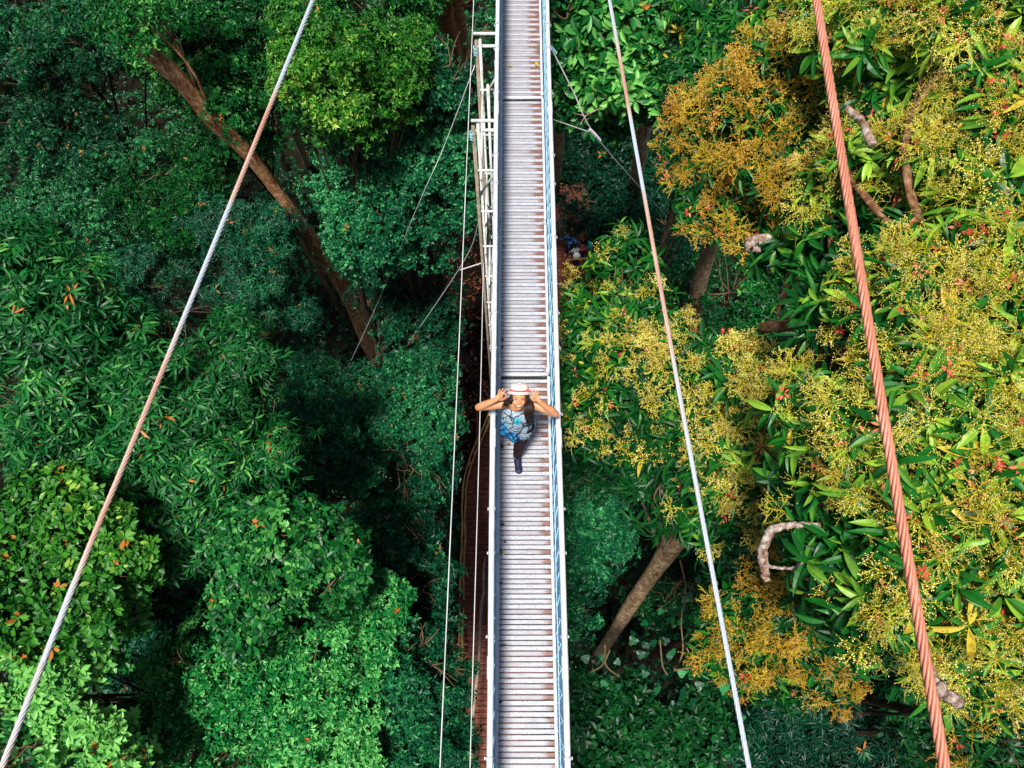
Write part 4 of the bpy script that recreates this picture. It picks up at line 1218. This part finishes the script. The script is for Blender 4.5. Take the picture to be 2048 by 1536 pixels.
MAT['band_pink'] = simple('pink_ribbon_edge', (0.75, 0.35, 0.35), 0.5, 0.3)
MAT['lips'] = simple('dark_red_lips', (0.20, 0.012, 0.03), 0.35, 0.5)
MAT['teeth'] = simple('teeth', (0.8, 0.76, 0.7), 0.3, 0.5)
MAT['brow'] = simple('eyebrow', (0.05, 0.022, 0.015), 0.8, 0.1)

# printed dress
k = NT('printed_dress', 0.7, 0.2)
v = k.coord((1, 1, 1))
vo = k.n('ShaderNodeTexVoronoi', feature='DISTANCE_TO_EDGE'); vo.inputs['Scale'].default_value = 9
wn = k.n('ShaderNodeTexNoise'); wn.inputs['Scale'].default_value = 11; wn.inputs['Detail'].default_value = 2
k.l(v, wn.inputs['Vector'])
vm = k.n('ShaderNodeVectorMath', operation='MULTIPLY_ADD'); k.l(wn.outputs['Color'], vm.inputs[0]); vm.inputs[1].default_value = (0.10, 0.10, 0.10); k.l(v, vm.inputs[2])
k.l(vm.outputs[0], vo.inputs['Vector'])
line = k.math('LESS_THAN', vo.outputs['Distance'], 0.07)
dots = k.noise(v, 140, 2)
fab = k.ramp(dots, [(0.42, (0.10, 0.19, 0.26)), (0.52, (0.36, 0.46, 0.52)), (0.62, (0.62, 0.68, 0.72))])
sx = k.n('ShaderNodeSeparateXYZ'); k.l(v, sx.inputs[0])
# blue panels low on the wearer's right side (left in the picture)
pn = k.noise(v, 7, 2)
lowz = k.math('SUBTRACT', 1.01, sx.outputs[2])
bl = k.math('ADD', k.math('MULTIPLY', lowz, 3.0), k.math('MULTIPLY', k.math('SUBTRACT', -0.06, sx.outputs[0]), 4.0))
bl = k.math('ADD', bl, k.math('MULTIPLY', k.math('SUBTRACT', pn, 0.5), 2.0))
blm = k.math('MULTIPLY', k.math('SUBTRACT', bl, 0.45), 12, clamp=True)
blue = k.ramp(k.noise(v, 26, 3), [(0.40, (0.008, 0.03, 0.22)), (0.5, (0.02, 0.16, 0.45)), (0.58, (0.03, 0.38, 0.52)), (0.7, (0.3, 0.6, 0.7))])
c = k.mix(blm, fab, blue)
c = k.mix(k.math('MULTIPLY', line, 0.9), c, (0.012, 0.014, 0.03))
k.base(c)
MAT['dress'] = k.m
MAT['teal_print'] = simple('turquoise_print', (0.03, 0.42, 0.55), 0.7, 0.2, 0.6, 90)
MAT['dark_print'] = simple('dark_print', (0.008, 0.010, 0.03), 0.7, 0.2)

# --- the woman --------------------------------------------------------------
def at_surface(px, py, zc): return at(px, py, zc)
uD = unit(V3(0.02, 0.86, 0.51)); fD = unit(np.cross(V3(1, 0, 0), uD) * 1.0)
if fD[2] < 0: fD = -fD
xD = unit(np.cross(uD, fD)) * 1.0
if xD[0] < 0: xD = -xD
HC = at(1038.2, 796.5, 7.15)
def H(x, u, f_): return HC + xD * x + uD * u + fD * f_
Rh = np.stack([xD, uD, fD], 1)
shL, shR = V3(-0.235, 2.60, 1.355), V3(0.070, 2.60, 1.345)
elL, elR = at(957, 814.5, 7.2), at(1110.5, 827.5, 7.2)
wrL, wrR = at(992, 799.5, 7.06), at(1079, 803.0, 7.06)
B = Body()
B.ell(H(0, 0.028, -0.012), (0.076, 0.090, 0.092), Rh)                # skull
B.ell(H(0, -0.035, 0.022), (0.062, 0.070, 0.066), Rh)                # jaw
B.ell(H(0, -0.092, 0.052), (0.024, 0.018, 0.022), Rh)                # chin
for s in (-1, 1):
    B.ell(H(s * 0.042, -0.036, 0.052), (0.024, 0.022, 0.024), Rh)    # cheeks
    B.ell(H(s * 0.078, -0.005, -0.005), (0.010, 0.026, 0.016), Rh)   # ears
    B.ell(H(s * 0.030, 0.020, 0.072), (0.020, 0.009, 0.014), Rh)     # brow ridge
    B.ell(H(s * 0.012, -0.036, 0.088), (0.009, 0.008, 0.010), Rh)    # nostril wings
B.ell(H(0, -0.014, 0.086), (0.009, 0.026, 0.014), Rh)                # nose bridge
B.ell(H(0, -0.034, 0.096), (0.012, 0.011, 0.013), Rh)                # nose tip
B.ell(H(0, -0.066, 0.070), (0.030, 0.016, 0.016), Rh)                # mouth area
chest = V3(-0.085, 2.625, 1.20)
B.limb([H(0, -0.05, -0.03), V3(-0.083, 2.615, 1.36), V3(-0.085, 2.62, 1.30)], [0.052, 0.055, 0.075])
B.ell(V3(-0.083, 2.63, 1.275), (0.135, 0.085, 0.085))
B.ell(V3(-0.085, 2.625, 1.17), (0.128, 0.092, 0.11))
for s in (-1, 1):
    B.ell(V3(-0.085 + s * 0.062, 2.565, 1.17), (0.058, 0.055, 0.055))
B.ell(V3(-0.080, 2.60, 1.02), (0.118, 0.09, 0.12))
B.ell(V3(-0.070, 2.57, 0.90), (0.145, 0.105, 0.12))
B.limb([V3(-0.145, 2.62, 1.31), shL, elL], [0.052, 0.052, 0.038])
B.limb([V3(-0.02, 2.62, 1.31), shR, elR], [0.052, 0.052, 0.038])
B.limb([elL, elL + 0.3 * (wrL - elL), wrL], [0.038, 0.040, 0.024])
B.limb([elR, elR + 0.3 * (wrR - elR), wrR], [0.038, 0.040, 0.024])
# legs (the far one is behind her, mid-stride)
hipF, knF, anF = V3(0.0, 2.53, 0.84), V3(-0.070, 2.415, 0.49), V3(-0.088, 2.425, 0.105)
hipB, knB, anB = V3(-0.125, 2.57, 0.84), V3(-0.075, 2.64, 0.47), V3(-0.045, 2.87, 0.12)
B.limb([hipF, knF, knF + 0.3 * (anF - knF), anF], [0.078, 0.050, 0.047, 0.032])
B.limb([hipB, knB, knB + 0.3 * (anB - knB), anB], [0.078, 0.050, 0.047, 0.032])
B.limb([anF, V3(-0.074, 2.32, 0.045)], [0.032, 0.028])
B.limb([anB, V3(-0.04, 2.78, 0.04)], [0.032, 0.028])
# hands: thumb under the brim, forefinger on it, the rest fanned
def hand(W, E, side):
    d = unit(E - W)                        # wrist -> brim edge
    up = unit(V3(0, 0.9, 0.45) - d * np.dot(V3(0, 0.9, 0.45), d))
    nn = unit(np.cross(d, up))
    if nn[2] < 0: nn = -nn
    pc = W + d * 0.038 + up * 0.012
    R = np.stack([d, up, nn], 1)
    B.ell(pc, (0.042, 0.036, 0.015), R)
    B.limb([W, pc], [0.023, 0.022])
    # thumb from the low side of the palm
    B.limb([pc - up * 0.022 - d * 0.008, pc - up * 0.034 + d * 0.026 - nn * 0.004, E - up * 0.012 - nn * 0.008], [0.011, 0.0095, 0.008])
    # index finger closes on the brim edge
    B.limb([pc + d * 0.034 + up * 0.010, pc + d * 0.056 + up * 0.030 + nn * 0.010, E + up * 0.004 + nn * 0.010], [0.0088, 0.0082, 0.0072])
    for q, (a_, l_) in enumerate(((0.62, 0.070), (0.95, 0.066), (1.30, 0.052))):
        r0 = pc + d * (0.030 - 0.014 * q) + up * (0.022 + 0.006 * q)
        dr = d * math.cos(a_) + up * math.sin(a_)
        m1 = r0 + dr * l_ * 0.5 + nn * 0.008
        dr2 = unit(dr + d * 0.45 + nn * 0.15)
        B.limb([r0, m1, m1 + dr2 * l_ * 0.5], [0.0086, 0.0078, 0.0066])
EL, ER = at(1013.5, 792.5, 7.10), at(1061.0, 793.5, 7.10)
hand(wrL, EL, -1); hand(wrR, ER, 1)
woman = B.done('person', 0.0042, [MAT['skin']], 2, origin=V3(-0.08, 2.45, 0.0))
tag(woman, 'woman in white hat, printed blue dress and dark leggings, walking on the bridge deck holding her hat brim', 'person')
woman['label'] = 'woman on the bridge holding her white hat, in printed blue dress and dark leggings'
bpy.context.view_layer.update()

def face_patch(name, outline, f0, mat, h=0.0015, curve=6.0):
    """flat shape in face coordinates (x,u), lying on the face"""
    o = np.array(outline)
    c = o.mean(0)
    def P3(q, e): return H(q[0], q[1], f0 - curve * q[0] ** 2 + e)
    m_ = M()
    V = [P3(q, h) for q in o] + [P3(c, h * 1.6)] + [P3(q, -0.004) for q in o]
    n = len(o)
    fs = [(i, (i + 1) % n, n) for i in range(n)] + [(i, n + 1 + i, (i + 1) % n) for i in range(n)] + [((i + 1) % n, n + 1 + i, n + 1 + (i + 1) % n) for i in range(n)]
    m_.add(V, fs)
    return m_.build(name, [MAT[mat]], woman)
def crescent(w_, up_, lo_, cy, cx=0.0, n=11):
    t = np.linspace(-1, 1, n)
    a = [(cx + w_ * q, cy + up_ * (1 - q * q) + 0.008 * q * q) for q in t]
    b_ = [(cx + w_ * q, cy - lo_ * (1 - q * q) + 0.008 * q * q) for q in t[::-1][1:-1]]
    return a + b_
face_patch('lips', crescent(0.031, 0.008, 0.019, -0.066), 0.0895, 'lips')
face_patch('teeth', crescent(0.021, 0.001, 0.009, -0.0655), 0.0912, 'teeth')
for s in (-1, 1):
    face_patch('eye', crescent(0.014, 0.0035, 0.002, -0.002, s * 0.032), 0.0875, 'brow', curve=14)
    face_patch('eyebrow', crescent(0.019, 0.0075, -0.0035, 0.016, s * 0.032), 0.0905, 'brow', curve=14)

# leggings
B = Body()
B.limb([hipF + V3(0, 0, 0.06), hipF, knF, knF + 0.3 * (anF - knF), anF + V3(0, 0, -0.03)], [0.10, 0.088, 0.060, 0.058, 0.046])
B.limb([hipB + V3(0, 0, 0.06), hipB, knB, knB + 0.3 * (anB - knB), anB + V3(0, 0, 0.02)], [0.10, 0.086, 0.057, 0.053, 0.038])
B.done('leggings', 0.007, [MAT['legging']], 2, parent=woman)
def shoe(an, toe, name):
    B = Body()
    d = unit(V3(toe[0] - an[0], toe[1] - an[1], 0)); pz = V3(0, 0, 1); sd_ = np.cross(pz, d)
    R = np.stack([sd_, d, pz], 1)
    base = V3(an[0], an[1], 0.012)
    L = np.linalg.norm((toe - an)[:2])
    B.ell(base - d * 0.025 + pz * 0.035, (0.040, 0.045, 0.035), R)
    B.ell(base + d * L * 0.45 + pz * 0.032, (0.042, 0.075, 0.032), R)
    B.ell(base + d * (L - 0.045) + pz * 0.026, (0.046, 0.055, 0.026), R)
    B.limb([an - pz * 0.03, an + pz * 0.02], [0.047, 0.044])
    B.limb([an - pz * 0.01, base + d * L * 0.62 + pz * 0.036], [0.046, 0.040])
    o = B.done(name, 0.006, [MAT['shoe']], 2, parent=woman)
shoe(V3(-0.088, 2.425, 0.105), V3(-0.062, 2.235, 0.02), 'shoe')
shoe(V3(-0.045, 2.87, 0.12), V3(-0.035, 2.70, 0.02), 'shoe')
m_ = M(); m_.lathe([(0.046, -0.006), (0.0505, 0), (0.046, 0.006)], anF + V3(0, 0, 0.015), unit(knF - anF), 18)
m_.build('sock', [MAT['sock']], woman, smooth=True)

# dress: rings from neckline to a flared, tilted hem with folds
rings = [  # z, cx, cy, rx, ry, fold
    (1.262, -0.085, 2.632, 0.128, 0.088, 0.000),
    (1.240, -0.085, 2.622, 0.142, 0.100, 0.001),
    (1.18, -0.085, 2.600, 0.158, 0.122, 0.002),
    (1.10, -0.085, 2.590, 0.168, 0.130, 0.004),
    (1.00, -0.085, 2.575, 0.176, 0.138, 0.007),
    (0.90, -0.086, 2.562, 0.184, 0.146, 0.010),
    (0.81, -0.088, 2.552, 0.187, 0.152, 0.013),
    (0.755, -0.090, 2.548, 0.180, 0.148, 0.014)]
n = 96
th = np.arange(n) * 2 * np.pi / n
V = []
zs_ = []
for zi, (z, cx, cy, rx, ry, fo) in enumerate(rings):
    rr = 1 + fo / rx * (np.sin(th * 7 + 0.8 + zi * 0.12) + 0.6 * np.sin(th * 12 + 2 + zi * 0.2))
    dip = -0.035 * np.cos(th + 2.0) * (zi / 7.0) ** 2
    if zi == 0: dip = 0.03 * np.abs(np.cos(th))        # rises to the armpits
    V.append(np.stack([cx + rx * rr * np.cos(th), cy + ry * rr * np.sin(th), z + dip], 1))
V = np.concatenate(V)
i = (np.arange(7)[:, None] * n + np.arange(n)[None]).ravel(); j = (np.arange(7)[:, None] * n + (np.arange(n)[None] + 1) % n).ravel()
m_ = M(); m_.add(V, np.concatenate([np.stack([i, j, j + n], 1), np.stack([i, j + n, i + n], 1)]))
dr = m_.build('dress', [MAT['dress']], woman, origin=V3(0, 0, 0), smooth=True)
dr.parent = None
dr.parent = woman
dr.matrix_parent_inverse = Matrix.Translation(-Vector(woman.location))
md = dr.modifiers.new('cloth', 'SOLIDIFY'); md.thickness = 0.003
md = dr.modifiers.new('sub', 'SUBSURF'); md.levels = 1; md.render_levels = 1
# turquoise flower with a dark star on the chest
def chest_pt(a_, z, off=0.004):
    zr = [r[0] for r in rings][::-1]
    g = lambda q: np.interp(z, zr, [r[q] for r in rings][::-1])
    return V3(g(1) + (g(3) + off) * math.cos(a_), g(2) + (g(4) + off) * math.sin(a_), z)
def chest_shape(name, pr, mat, off):
    ca, cz = -math.pi / 2 - 0.03, 1.165
    m_ = M()
    nq = len(pr)
    V = [chest_pt(ca + q[0] / 0.16, cz + q[1], off) for q in pr] + [chest_pt(ca, cz, off + 0.0005)]
    m_.add(V, [(i, (i + 1) % nq, nq) for i in range(nq)])
    o = m_.build(name, [MAT[mat]], dr, origin=V3(0, 0, 0))
    md = o.modifiers.new('t', 'SOLIDIFY'); md.thickness = 0.001
t_ = np.arange(48) * 2 * np.pi / 48
chest_shape('flower_print', [((0.036 + 0.008 * math.cos(8 * a_)) * math.cos(a_), (0.052 + 0.010 * math.cos(8 * a_)) * math.sin(a_)) for a_ in t_], 'teal_print', 0.006)
chest_shape('star_print', [((0.016 if q % 2 == 0 else 0.007) * math.cos(q * math.pi / 5 + 0.3), (0.026 if q % 2 == 0 else 0.011) * math.sin(q * math.pi / 5 + 0.3)) for q in range(10)], 'dark_print', 0.0085)

# hat
hc = H(0.0, 0.066, -0.006)
hu = unit(uD * 1.0 + fD * 0.05)
m_ = M()
m_.lathe([(0.090, 0.0), (0.100, -0.002), (0.112, -0.005), (0.121, -0.009), (0.1225, -0.007), (0.112, -0.001), (0.101, 0.003), (0.0935, 0.006), (0.0925, 0.04), (0.088, 0.066), (0.078, 0.080), (0.055, 0.087), (0.03, 0.085), (0.0, 0.083)], hc, hu, 40)
hat = m_.build('hat', [MAT['straw']], woman, smooth=True)
m_ = M(); m_.lathe([(0.0930, 0.012), (0.0955, 0.013), (0.0955, 0.026), (0.0930, 0.027)], hc, hu, 40)
m_.build('hat_band', [MAT['band']], hat, origin=np.array(woman.location), smooth=False)
m_ = M(); m_.lathe([(0.0930, 0.0275), (0.0948, 0.028), (0.0948, 0.033), (0.0930, 0.034)], hc, hu, 40)
m_.build('hat_band_edge', [MAT['band_pink']], hat, origin=np.array(woman.location))
B = Body()
bp = hc + hu * 0.022 + xD * 0.086 + fD * 0.048
for a_ in (-0.5, 0.6, 1.9):
    B.ell(bp + (xD * math.cos(a_) + hu * math.sin(a_)) * 0.010, (0.011, 0.006, 0.005), np.stack([xD * math.cos(a_) + hu * math.sin(a_), unit(np.cross(fD, xD * math.cos(a_) + hu * math.sin(a_))), fD], 1), 2)
o = B.done('bow', 0.003, [MAT['band']], 1, origin=np.array(woman.location)); o.location = (0, 0, 0); o.parent = hat

# hair: cap under the hat, long locks over both shoulders
rg = np.random.default_rng(77)
m_ = M()
def lock(path, width, n, r=0.0042, spread_end=0.6, lift=0.012):
    p = spline(path, 16)
    side = unit(np.cross(unit(p[-1] - p[0]), V3(0, -0.37, 0.93)))
    up_ = V3(0, -0.37, 0.93)
    for q in range(n):
        o_ = rg.uniform(-1, 1); ph = rg.uniform(0, 6.28); ln = rg.uniform(0.78, 1.0)
        t = np.linspace(0, 1, 16)
        wd = width * (0.55 + 0.45 * np.sin(np.clip(t * 1.4, 0, 1) * math.pi / 2)) * np.where(t > 0.75, 1 - (t - 0.75) / 0.25 * (1 - spread_end), 1)
        off = side[None] * (o_ * wd + 0.006 * np.sin(t * 7 + ph) * t)[:, None] + up_[None] * (lift * math.sqrt(max(0, 1 - o_ * o_)) + rg.uniform(-0.006, 0.006))
        pp = p + off
        k_ = max(6, int(16 * ln))
        m_.tube(pp[:k_], r * np.linspace(1, 0.35, k_), 5)
lock([H(0.070, 0.04, 0.02), H(0.088, -0.02, 0.02), at(1056.5, 808, 7.06), at(1057, 825, 7.06), at(1060, 838, 7.12), at(1066, 857, 7.20)], 0.046, 110)
lock([H(0.068, 0.04, 0.03), H(0.080, -0.03, 0.03), at(1053, 815, 7.06), at(1054, 836, 7.16)], 0.02, 20)
lock([H(-0.070, 0.04, 0.02), H(-0.088, -0.02, 0.02), at(1013, 806, 7.10), at(1014, 818, 7.16)], 0.026, 34)
lock([H(-0.070, 0.02, 0.02), at(1011, 800, 7.1), at(1006, 812, 7.14), at(1003, 824, 7.2)], 0.010, 8, 0.0028)
lock([H(-0.070, 0.0, 0.0), at(1009, 802, 7.12), at(1010, 814, 7.16), at(1006, 822, 7.22)], 0.008, 6, 0.0028)
lock([H(0.078, 0.0, 0.0), at(1062, 800, 7.1), at(1066, 812, 7.12), at(1068, 826, 7.2)], 0.010, 8, 0.0028)
m_.build('hair_locks', [MAT['hair']], woman, smooth=True)
B = Body()
B.ell(H(0, 0.022, -0.030), (0.086, 0.092, 0.088), Rh)
B.ell(H(0, -0.03, -0.07), (0.075, 0.055, 0.045), Rh)
B.limb([H(0.080, 0.02, 0.0), H(0.084, -0.06, -0.01)], [0.016, 0.018])
B.limb([H(-0.080, 0.02, 0.0), H(-0.084, -0.05, -0.01)], [0.015, 0.015])
B.done('hair', 0.006, [MAT['hair']], 2, parent=woman)

# --- three small visitors on the platform far below -------------------------
MAT['shirt_blue'] = simple('blue_checked_shirt', (0.04, 0.22, 0.75), 0.8, 0.2, 0.5, 16)
MAT['trousers_navy'] = simple('navy_trousers', (0.012, 0.018, 0.06), 0.8, 0.2, 0.3, 10)
k = NT('striped_shirt', 0.8, 0.2)
wv = k.n('ShaderNodeTexWave'); wv.inputs['Scale'].default_value = 5.5; k.l(k.coord((1, 0.4, 0.6)), wv.inputs['Vector'])
k.base(k.ramp(wv.outputs['Fac'], [(0.45, (0.02, 0.05, 0.12)), (0.55, (0.65, 0.68, 0.72))]))
MAT['shirt_stripe'] = k.m
MAT['shirt_red'] = simple('red_shirt', (0.75, 0.03, 0.03), 0.8, 0.2, 0.2, 10)
MAT['pack_teal'] = simple('turquoise_backpack', (0.03, 0.62, 0.58), 0.7, 0.3, 0.3, 12)
MAT['pack_grey'] = simple('pale_grey_backpack', (0.7, 0.67, 0.6), 0.7, 0.3, 0.3, 12)
def visitor(x, y, h, face, arms, shirt, pants, label, lean=0.0):
    """face: heading in degrees from +Y; arms: list of (elbow, hand) in body coordinates for each side"""
    s = h / 1.7
    R = rotz(math.radians(face))
    def Q(a, b, c): return R @ (V3(a, b + lean * max(0, c - 0.85), c) * s) + V3(x, y, BZ + 0.012)
    B = Body()
    B.ell(Q(0, 0.01, 1.60), (0.075 * s, 0.09 * s, 0.115 * s)); B.ell(Q(0, 0.09, 1.585), (0.014, 0.02, 0.02), sub=2)
    B.limb([Q(0, 0, 1.5), Q(0, -0.01, 1.38)], [0.05 * s, 0.06 * s])
    B.limb([Q(-0.12, 0, 1.36), Q(0.12, 0, 1.36)], [0.07 * s, 0.07 * s])
    B.limb([Q(0, 0, 1.3), Q(0, 0, 1.1), Q(0, 0, 0.92)], [0.13 * s, 0.12 * s, 0.13 * s])
    for sgn, (e, hd) in zip((-1, 1), arms):
        B.limb([Q(sgn * 0.17, 0, 1.37), Q(*e), Q(*hd)], [0.05 * s, 0.038 * s, 0.028 * s])
        dd_ = unit(Q(*hd) - Q(*e))
        for a_ in (-0.5, -0.25, 0, 0.25, 0.7):
            B.limb([Q(*hd), Q(*hd) + (dd_ + a_ * (R @ V3(1, 0, 0))) * 0.07 * s], [0.022 * s, 0.012 * s])
    for sgn in (-1, 1):
        B.limb([Q(sgn * 0.09, 0, 0.88), Q(sgn * 0.10, 0.02, 0.48), Q(sgn * 0.10, -0.01, 0.08)], [0.08 * s, 0.055 * s, 0.04 * s])
        B.limb([Q(sgn * 0.10, -0.03, 0.045), Q(sgn * 0.11, 0.14, 0.04)], [0.04 * s, 0.035 * s])
    p = B.done('person', 0.014, [MAT['skin2']], 1, origin=V3(x, y, BZ))
    tag(p, label, 'person')
    bpy.context.view_layer.update()
    B = Body()
    B.limb([Q(-0.12, 0, 1.34), Q(0.12, 0, 1.34)], [0.085 * s, 0.085 * s])
    B.limb([Q(0, 0, 1.32), Q(0, 0, 1.1), Q(0, 0, 0.86)], [0.15 * s, 0.145 * s, 0.165 * s])
    for sgn, (e, hd) in zip((-1, 1), arms):
        B.limb([Q(sgn * 0.17, 0, 1.37), Q(*e)], [0.065 * s, 0.055 * s])
    B.done('shirt', 0.016, [MAT[shirt]], 1, parent=p)
    B = Body()
    for sgn in (-1, 1):
        B.limb([Q(sgn * 0.09, 0, 0.88), Q(sgn * 0.10, 0.02, 0.48), Q(sgn * 0.10, -0.01, 0.14)], [0.105 * s, 0.07 * s, 0.06 * s])
    B.done('trousers', 0.016, [MAT[pants]], 1, parent=p)
    B = Body()
    B.ell(Q(0, -0.02, 1.63), (0.083 * s, 0.095 * s, 0.10 * s))
    B.done('hair', 0.012, [MAT['hair']], 1, parent=p)
    return Q
Qb = visitor(2.27, 16.92, 1.58, 160, [((-0.36, 0.20, 1.42), (-0.12, 0.40, 1.58)), ((0.38, 0.18, 1.40), (0.14, 0.40, 1.57))], 'shirt_blue', 'trousers_navy',
        'visitor in blue checked shirt with both elbows raised on the platform below')
Qs = visitor(2.52, 16.36, 1.30, 15, [((-0.26, 0.12, 1.15), (-0.16, 0.32, 1.05)), ((0.26, 0.10, 1.15), (0.2, 0.3, 1.02))], 'shirt_stripe', 'trousers_navy',
        'visitor in striped shirt leaning forward, nearest the platform rail corner', lean=0.35)
Qr = visitor(2.86, 16.75, 1.42, 100, [((-0.27, 0.10, 1.15), (-0.15, 0.34, 1.2)), ((0.27, 0.10, 1.15), (0.18, 0.34, 1.18))], 'shirt_red', 'trousers_navy',
        'visitor in red shirt at the right of the group on the platform')
def backpack(Q, mat, label, sc):
    c = Q(0, -0.22, 1.18)
    B = Body()
    B.ell(c, (0.17 * sc, 0.13 * sc, 0.21 * sc)); B.ell(c + V3(0, 0, -0.08), (0.15 * sc, 0.14 * sc, 0.11 * sc))
    o = B.done('backpack', 0.016, [MAT[mat]], 1, origin=c)
    tag(o, label, 'backpack')
    bpy.context.view_layer.update()
    for s_ in (-0.10, 0.10):
        m_ = M(); m_.tube(spline([Q(s_, -0.15, 1.32), Q(s_, -0.06, 1.45), Q(s_ * 1.1, 0.12, 1.36), Q(s_ * 1.2, 0.14, 1.15), Q(s_ * 1.3, -0.1, 1.02)], 14), 0.016, 6)
        m_.build('strap', [MAT[mat]], o, smooth=True)
backpack(Qr, 'pack_teal', 'turquoise backpack worn by the visitor in the red shirt', 1.0)
backpack(Qs, 'pack_grey', 'pale grey backpack worn by the visitor in the striped shirt', 0.95)


GROUPS = {'tree': 'rainforest trees around the footbridge', 'bush': 'low bushes on the forest floor', 'cable': 'suspension cables of the footbridge',
          'wire': 'thin guy wires around the footbridge', 'leaf': 'dead leaves lying on the bridge deck', 'person': 'visitors in the forest', 'backpack': 'backpacks of the visitors', 'wire clips': 'clips on the guy wires'}
for o in list(COL.objects):
    if o.parent is None and o.get('category') in GROUPS:
        c_ = o['category']
        o['group'] = GROUPS[c_] if not (c_ == 'tree' and o.name.startswith('mango')) else 'mango trees right of the footbridge'

print('objects', len(bpy.data.objects), 'tris', sum(len(o.data.polygons) for o in bpy.data.objects if o.type == 'MESH'))
